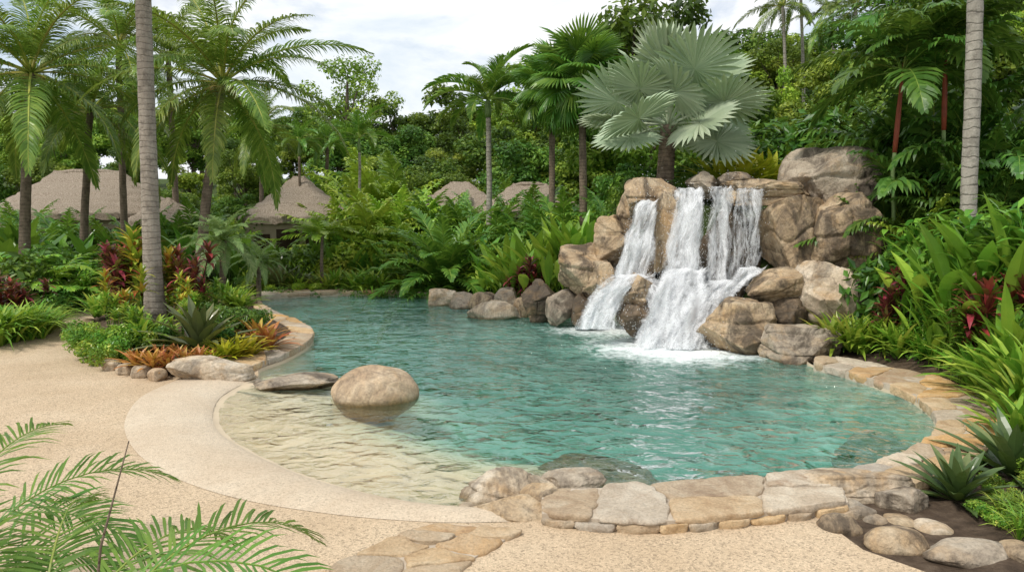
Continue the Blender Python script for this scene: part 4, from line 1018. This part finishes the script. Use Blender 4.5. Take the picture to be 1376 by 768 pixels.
# ---------------------------------------------------------------- broadleaf trees
TT = {}
def tree_template(kind, mat, nb, crown, hgt, leaf, per, seed_):
    rr = random.Random(seed_); cl = []
    for k in range(nb):
        a = rr.uniform(0, 6.28); z = rr.uniform(-1, 1); q = rr.random()**.4
        cl.append(((cos(a)*math.sqrt(1-z*z)*crown*q, sin(a)*math.sqrt(1-z*z)*crown*q, hgt*.62+z*hgt*.32*q), rr.uniform(.6, 1.3)*crown*.29))
    mb = MB(); leafcloud(mb, cl, per, leaf, .5, .75)
    tm = MB(); top = Vector((rr.uniform(-.3,.3), rr.uniform(-.3,.3), hgt*.6))
    tm.tube([(0,0,-.5), (0,0,.2), top*.5, top, top*1.35], [.32,.25,.2,.13,.04], 8)
    for c, r in cl[::2]:
        s = top*rr.uniform(.5, 1.0); c = Vector(c); tm.tube([s, (s+c)/2+Vector((0,0,.2)), c], [.08,.055,.02], 5, cap=False)
    ht = max(v[2] for v in mb.v)
    TT.setdefault(kind, []).append((tm.mesh('trunk', M['bark']), mb.mesh('crown', M[mat], False), ht))
for i in range(3):
    tree_template('dark', 'tree_dark', 36, 3.4, 10, .17, 380, 40+i)
    tree_template('mid', 'tree_mid', 36, 3.3, 10, .16, 380, 50+i)
tree_template('lime', 'tree_lime', 26, 2.6, 9, .15, 400, 60)
tree_template('airy', 'tree_mid', 26, 3.4, 10, .13, 260, 61)
def tree(kind, px, top, Y, label, group=None, wf=1.0):
    x = at(px, top, Y).x; z = g(x, Y); tr, cr, ht = R.choice(TT[kind]); s = (at(px, top, Y).z-z)/ht
    e = empty({'dark':'evergreen_tree','mid':'broadleaf_tree','lime':'light_green_tree','airy':'airy_tree'}[kind], (x, Y, z), label, 'tree', group, R.uniform(0, 6.28)); e.scale = (s*wf, s*wf, s)
    inst(tr, 'trunk', e); inst(cr, 'crown', e)
prof = ([-80,0,60,120,200,300,400,440,520,600,660,720,790,850,900,960,1010,1060,1120,1180,1240,1300,1376,1460], [100,90,100,105,115,140,142,130,125,116,112,85,55,10,20,55,40,35,55,25,0,-20,-25,-20])
def pr(px): return float(np.interp(px, *prof))
kinds = ['dark','mid','dark','mid','mid','lime','dark']
for nm, Y0, st, off, dyp in (('back', 74, 68, -80, 4), ('second', 60, 74, -50, 32), ('third', 49, 84, -75, 75), ('front', 41, 92, -40, 118)):
    i = 0; px = off
    while px < 1470 and i < 30:
        k = R.choice(kinds)
        if nm == 'front' and k == 'lime': k = 'mid'
        Y = Y0+R.uniform(-3, 3)
        ds = {'dark':'dark leafy tree','mid':'green leafy tree','lime':'light green tree'}[k]
        tree(k, px+R.uniform(-12,12), pr(px)+dyp+R.uniform(-14,14), Y, '%s, %s from the left in the %s row of the hillside' % (ds, ORD[i], nm), 'trees of the hillside forest', 1.15)
        px += st; i += 1
tree('airy', 460, 72, 66, 'open airy tree standing out against the sky left of centre')
tree('dark', 852, 0, 44, 'tall dark tree behind the silver palm reaching the top')
tree('lime', 1036, 88, 38, 'small bright green conical tree behind the top boulder', None, .7)
tree('lime', 1052, 130, 34, 'round yellow green tree above the crest bromeliads', None, .8)
tree('mid', 1130, 70, 32, 'green tree behind the red shafted palms', None, 1.0)
tree('dark', 1190, 10, 32, 'dark tree at the top between slender palms and red shafts', None, 1.0)
tree('dark', 1250, 0, 28, 'dark tree behind the tall pale trunk at right', None, 1.0)
tree('dark', 1350, -10, 26, 'dark tree at the top right corner', None, 1.0)
tree('dark', 1000, 120, 33, 'dark tree right of the silver palm', None, 1.0)
tree('mid', 850, 120, 31, 'green tree behind the left side of the silver palm', None, 1.0)
tree('dark', 700, 185, 40, 'dark tree below the green fan palms', None, 1.1)
tree('dark', 560, 205, 41, 'dark tree right of the middle hut', None, 1.1)
tree('mid', 330, 200, 44, 'green tree between the two huts', None, 1.0)

mb = MB(); cl = []
for _ in range(420):
    y = R.uniform(28, 62); x = R.uniform(-.78, .78)*y
    if 30 < y < 41 and x < -6: continue
    cl.append(((x, y, g(x, y)+R.uniform(0, .9)), R.uniform(.6, 1.3)))
leafcloud(mb, cl, 130, .17, .45, .8)
tag(mb.obj('undergrowth', M['tree_dark'], smooth=False), 'dark leafy undergrowth covering the forest floor behind the pool', 'undergrowth', kind='stuff')
mb = MB(); cl = []
for _ in range(330):
    px = R.uniform(1090, 1420); Y = R.uniform(8.5, 19); x = at(px, 400, Y).x
    if x < xr(Y)+.75: continue
    cl.append(((x, Y, g(x, Y)+.03), R.uniform(.12, .28)))
for _ in range(110):
    Y = R.uniform(5.6, 8.5); x = xr(Y)+R.uniform(.35, 2.2)
    cl.append(((x, Y, g(x, Y)+.0), R.uniform(.05, .14)))
for _ in range(500):
    px = R.uniform(-20, 830); Y = R.uniform(23.8, 29) if px > 330 else R.uniform(19.5, 28); x = at(px, 400, Y).x
    cl.append(((x, Y, g(x, Y)+.05), R.uniform(.2, .4)))
for _ in range(160):
    x = R.uniform(.5, 12); y = R.uniform(19, 27)
    if g(x, y) > .6: cl.append(((x, y, g(x, y)+.1), R.uniform(.25, .5)))
leafcloud(mb, cl, 1200, .055, .42, .8)
tag(mb.obj('ground_cover', M['shrub_dark'], smooth=False), 'low green ground cover between the planted clumps', 'ground cover', kind='stuff')

# ---------------------------------------------------------------- thatched huts
def hut(label, px, Y, w, d, ridge, ze, za, wf=.72):
    x = at(px, 290, Y).x; z0 = g(x, Y); e = empty('thatched_hut', (x, Y, z0), label, 'hut')
    mb = MB(); n = 128; m = 24
    for k in range(m+1):
        t = k/m
        for q in range(n):
            a = 2*pi*q/n; ca, sa = cos(a), sin(a); ex = .85
            ex_ = math.copysign(abs(ca)**ex, ca)*w/2; ey = math.copysign(abs(sa)**ex, sa)*d/2
            rx = max(-ridge/2, min(ridge/2, ex_*.6)); s = 1-t
            X = rx+(ex_-rx)*s; Y_ = ey*s+.04*sa
            nzv = noise.noise(Vector((X*1.6+px, Y_*1.6, t*4)))+.5*noise.noise(Vector((X*5, Y_*5, t*9)))
            lay = .07*((t*6) % 1)
            mb.v.append((X*(1-lay*.3), Y_*(1-lay*.3), ze+(za-ze)*t*(1-.06*sin(pi*t))+nzv*.05-lay*.7+(R.uniform(-.14,.04) if k == 0 else R.uniform(-.02,.02))))
    for k in range(m):
        for q in range(n): mb.f.append((k*n+q, k*n+(q+1)%n, (k+1)*n+(q+1)%n, (k+1)*n+q))
    b = len(mb.v)
    for q in range(n):
        v = mb.v[q]; mb.v.append((v[0]*.94, v[1]*.94, ze-.25+R.uniform(-.08,.02)))
    for q in range(n): mb.f.append((q, b+q, b+(q+1)%n, (q+1)%n))
    mb.f.append(tuple(b+q for q in range(n)))
    r_ = mb.obj('roof', M['thatch'], e)
    if ridge > 1:
        mb = MB(); mb.tube([(-ridge/2,0,za-.12), (-ridge/4,0,za-.04), (ridge/4,0,za-.04), (ridge/2,0,za-.12)], [.08,.12,.12,.08], 8); mb.obj('ridge_cap', M['thatch'], r_)
    mb = MB(); mb.box((0,0,(ze-.1)/2), (w*wf, d*wf, ze-.1)); mb.obj('wall', M['hut_wall'], e, smooth=False)
    mb = MB(); mb.box((0,-d*wf/2-.02,1.0), (.95,.06,2.0)); mb.obj('door', M['dark_wood'], e, smooth=False)
    for s in (-1, 1):
        mb = MB(); mb.box((s*w*wf*.3,-d*wf/2-.02,1.35), (w*.13,.06,.9)); mb.obj('window', M['dark_wood'], e, smooth=False)
        mb = MB(); mb.tube([(s*w*.42,-d*.42,0), (s*w*.42,-d*.42,ze)], [.09,.08], 8); mb.obj('post', M['dark_wood'], e)
hut('large grey thatched hut at left behind the palms', 122, 35, 9.0, 6.5, 3.2, 2.5, 4.5)
hut('smaller thatched annex right of the large left hut', 228, 33, 3.6, 3.4, .2, 2.4, 3.4)
hut('thatched hut with pointed roof left of centre', 403, 32.5, 5.0, 5, .5, 2.5, 4.3)
hut('thatched roof glimpsed behind the cycad at centre', 618, 36, 5.4, 4, .9, 2.8, 4.25)
hut('low thatched roof behind the fan palm trunks', 712, 35, 5.8, 4, 1.6, 2.7, 4.05)

# ---------------------------------------------------------------- light, world, camera
sdir = Vector((-.55, -.42, 1.0)).normalized()
sun = bpy.data.lights.new('sun', 'SUN'); sun.energy = 3.0; sun.angle = radians(11); sun.color = (1, .95, .86)
so = bpy.data.objects.new('sun', sun); C.objects.link(so); so.rotation_euler = sdir.to_track_quat('Z', 'Y').to_euler()
w = bpy.data.worlds.new('World'); bpy.context.scene.world = w; w.use_nodes = True; nt = w.node_tree; nt.nodes.clear()
sky = nd(nt, 'ShaderNodeTexSky', {'sky_type': 'NISHITA', 'sun_disc': False, 'sun_elevation': math.asin(sdir.z), 'sun_rotation': math.atan2(sdir.x, sdir.y)})
b1 = nd(nt, 'ShaderNodeBackground', Color=sky.outputs[0], Strength=.15).outputs[0]
gc = nd(nt, 'ShaderNodeTexCoord').outputs['Generated']
cv = vscale(nt, gc, (1, 1, 2.2))
n1 = nz(nt, cv, 2.6, 9, .6, .3)
cc = ramp(nt, nz(nt, cv, 4.2, 8, .6, .4), [(.32, (.64,.73,.82)), (.46, (.82,.87,.91)), (.56, (.94,.95,.96))])
b2 = nd(nt, 'ShaderNodeBackground', Color=cc, Strength=1.15).outputs[0]
mx = nd(nt, 'ShaderNodeMixShader', i0=ramp(nt, n1, [(.36, .35), (.49, 1)]), i1=b1, i2=b2).outputs[0]
nd(nt, 'ShaderNodeOutputWorld', Surface=mx)
cam = bpy.data.cameras.new('camera'); co = bpy.data.objects.new('camera', cam); C.objects.link(co)
cam.sensor_width = 36; cam.lens = 36*F/1376; cam.clip_end = 2000; cam.clip_start = .05
co.location = (0, 0, H); co.rotation_euler = (pi/2-A, 0, 0)
sc = bpy.context.scene; sc.camera = co
sc.view_settings.view_transform = 'Standard'; sc.view_settings.look = 'None'; sc.view_settings.exposure = 0
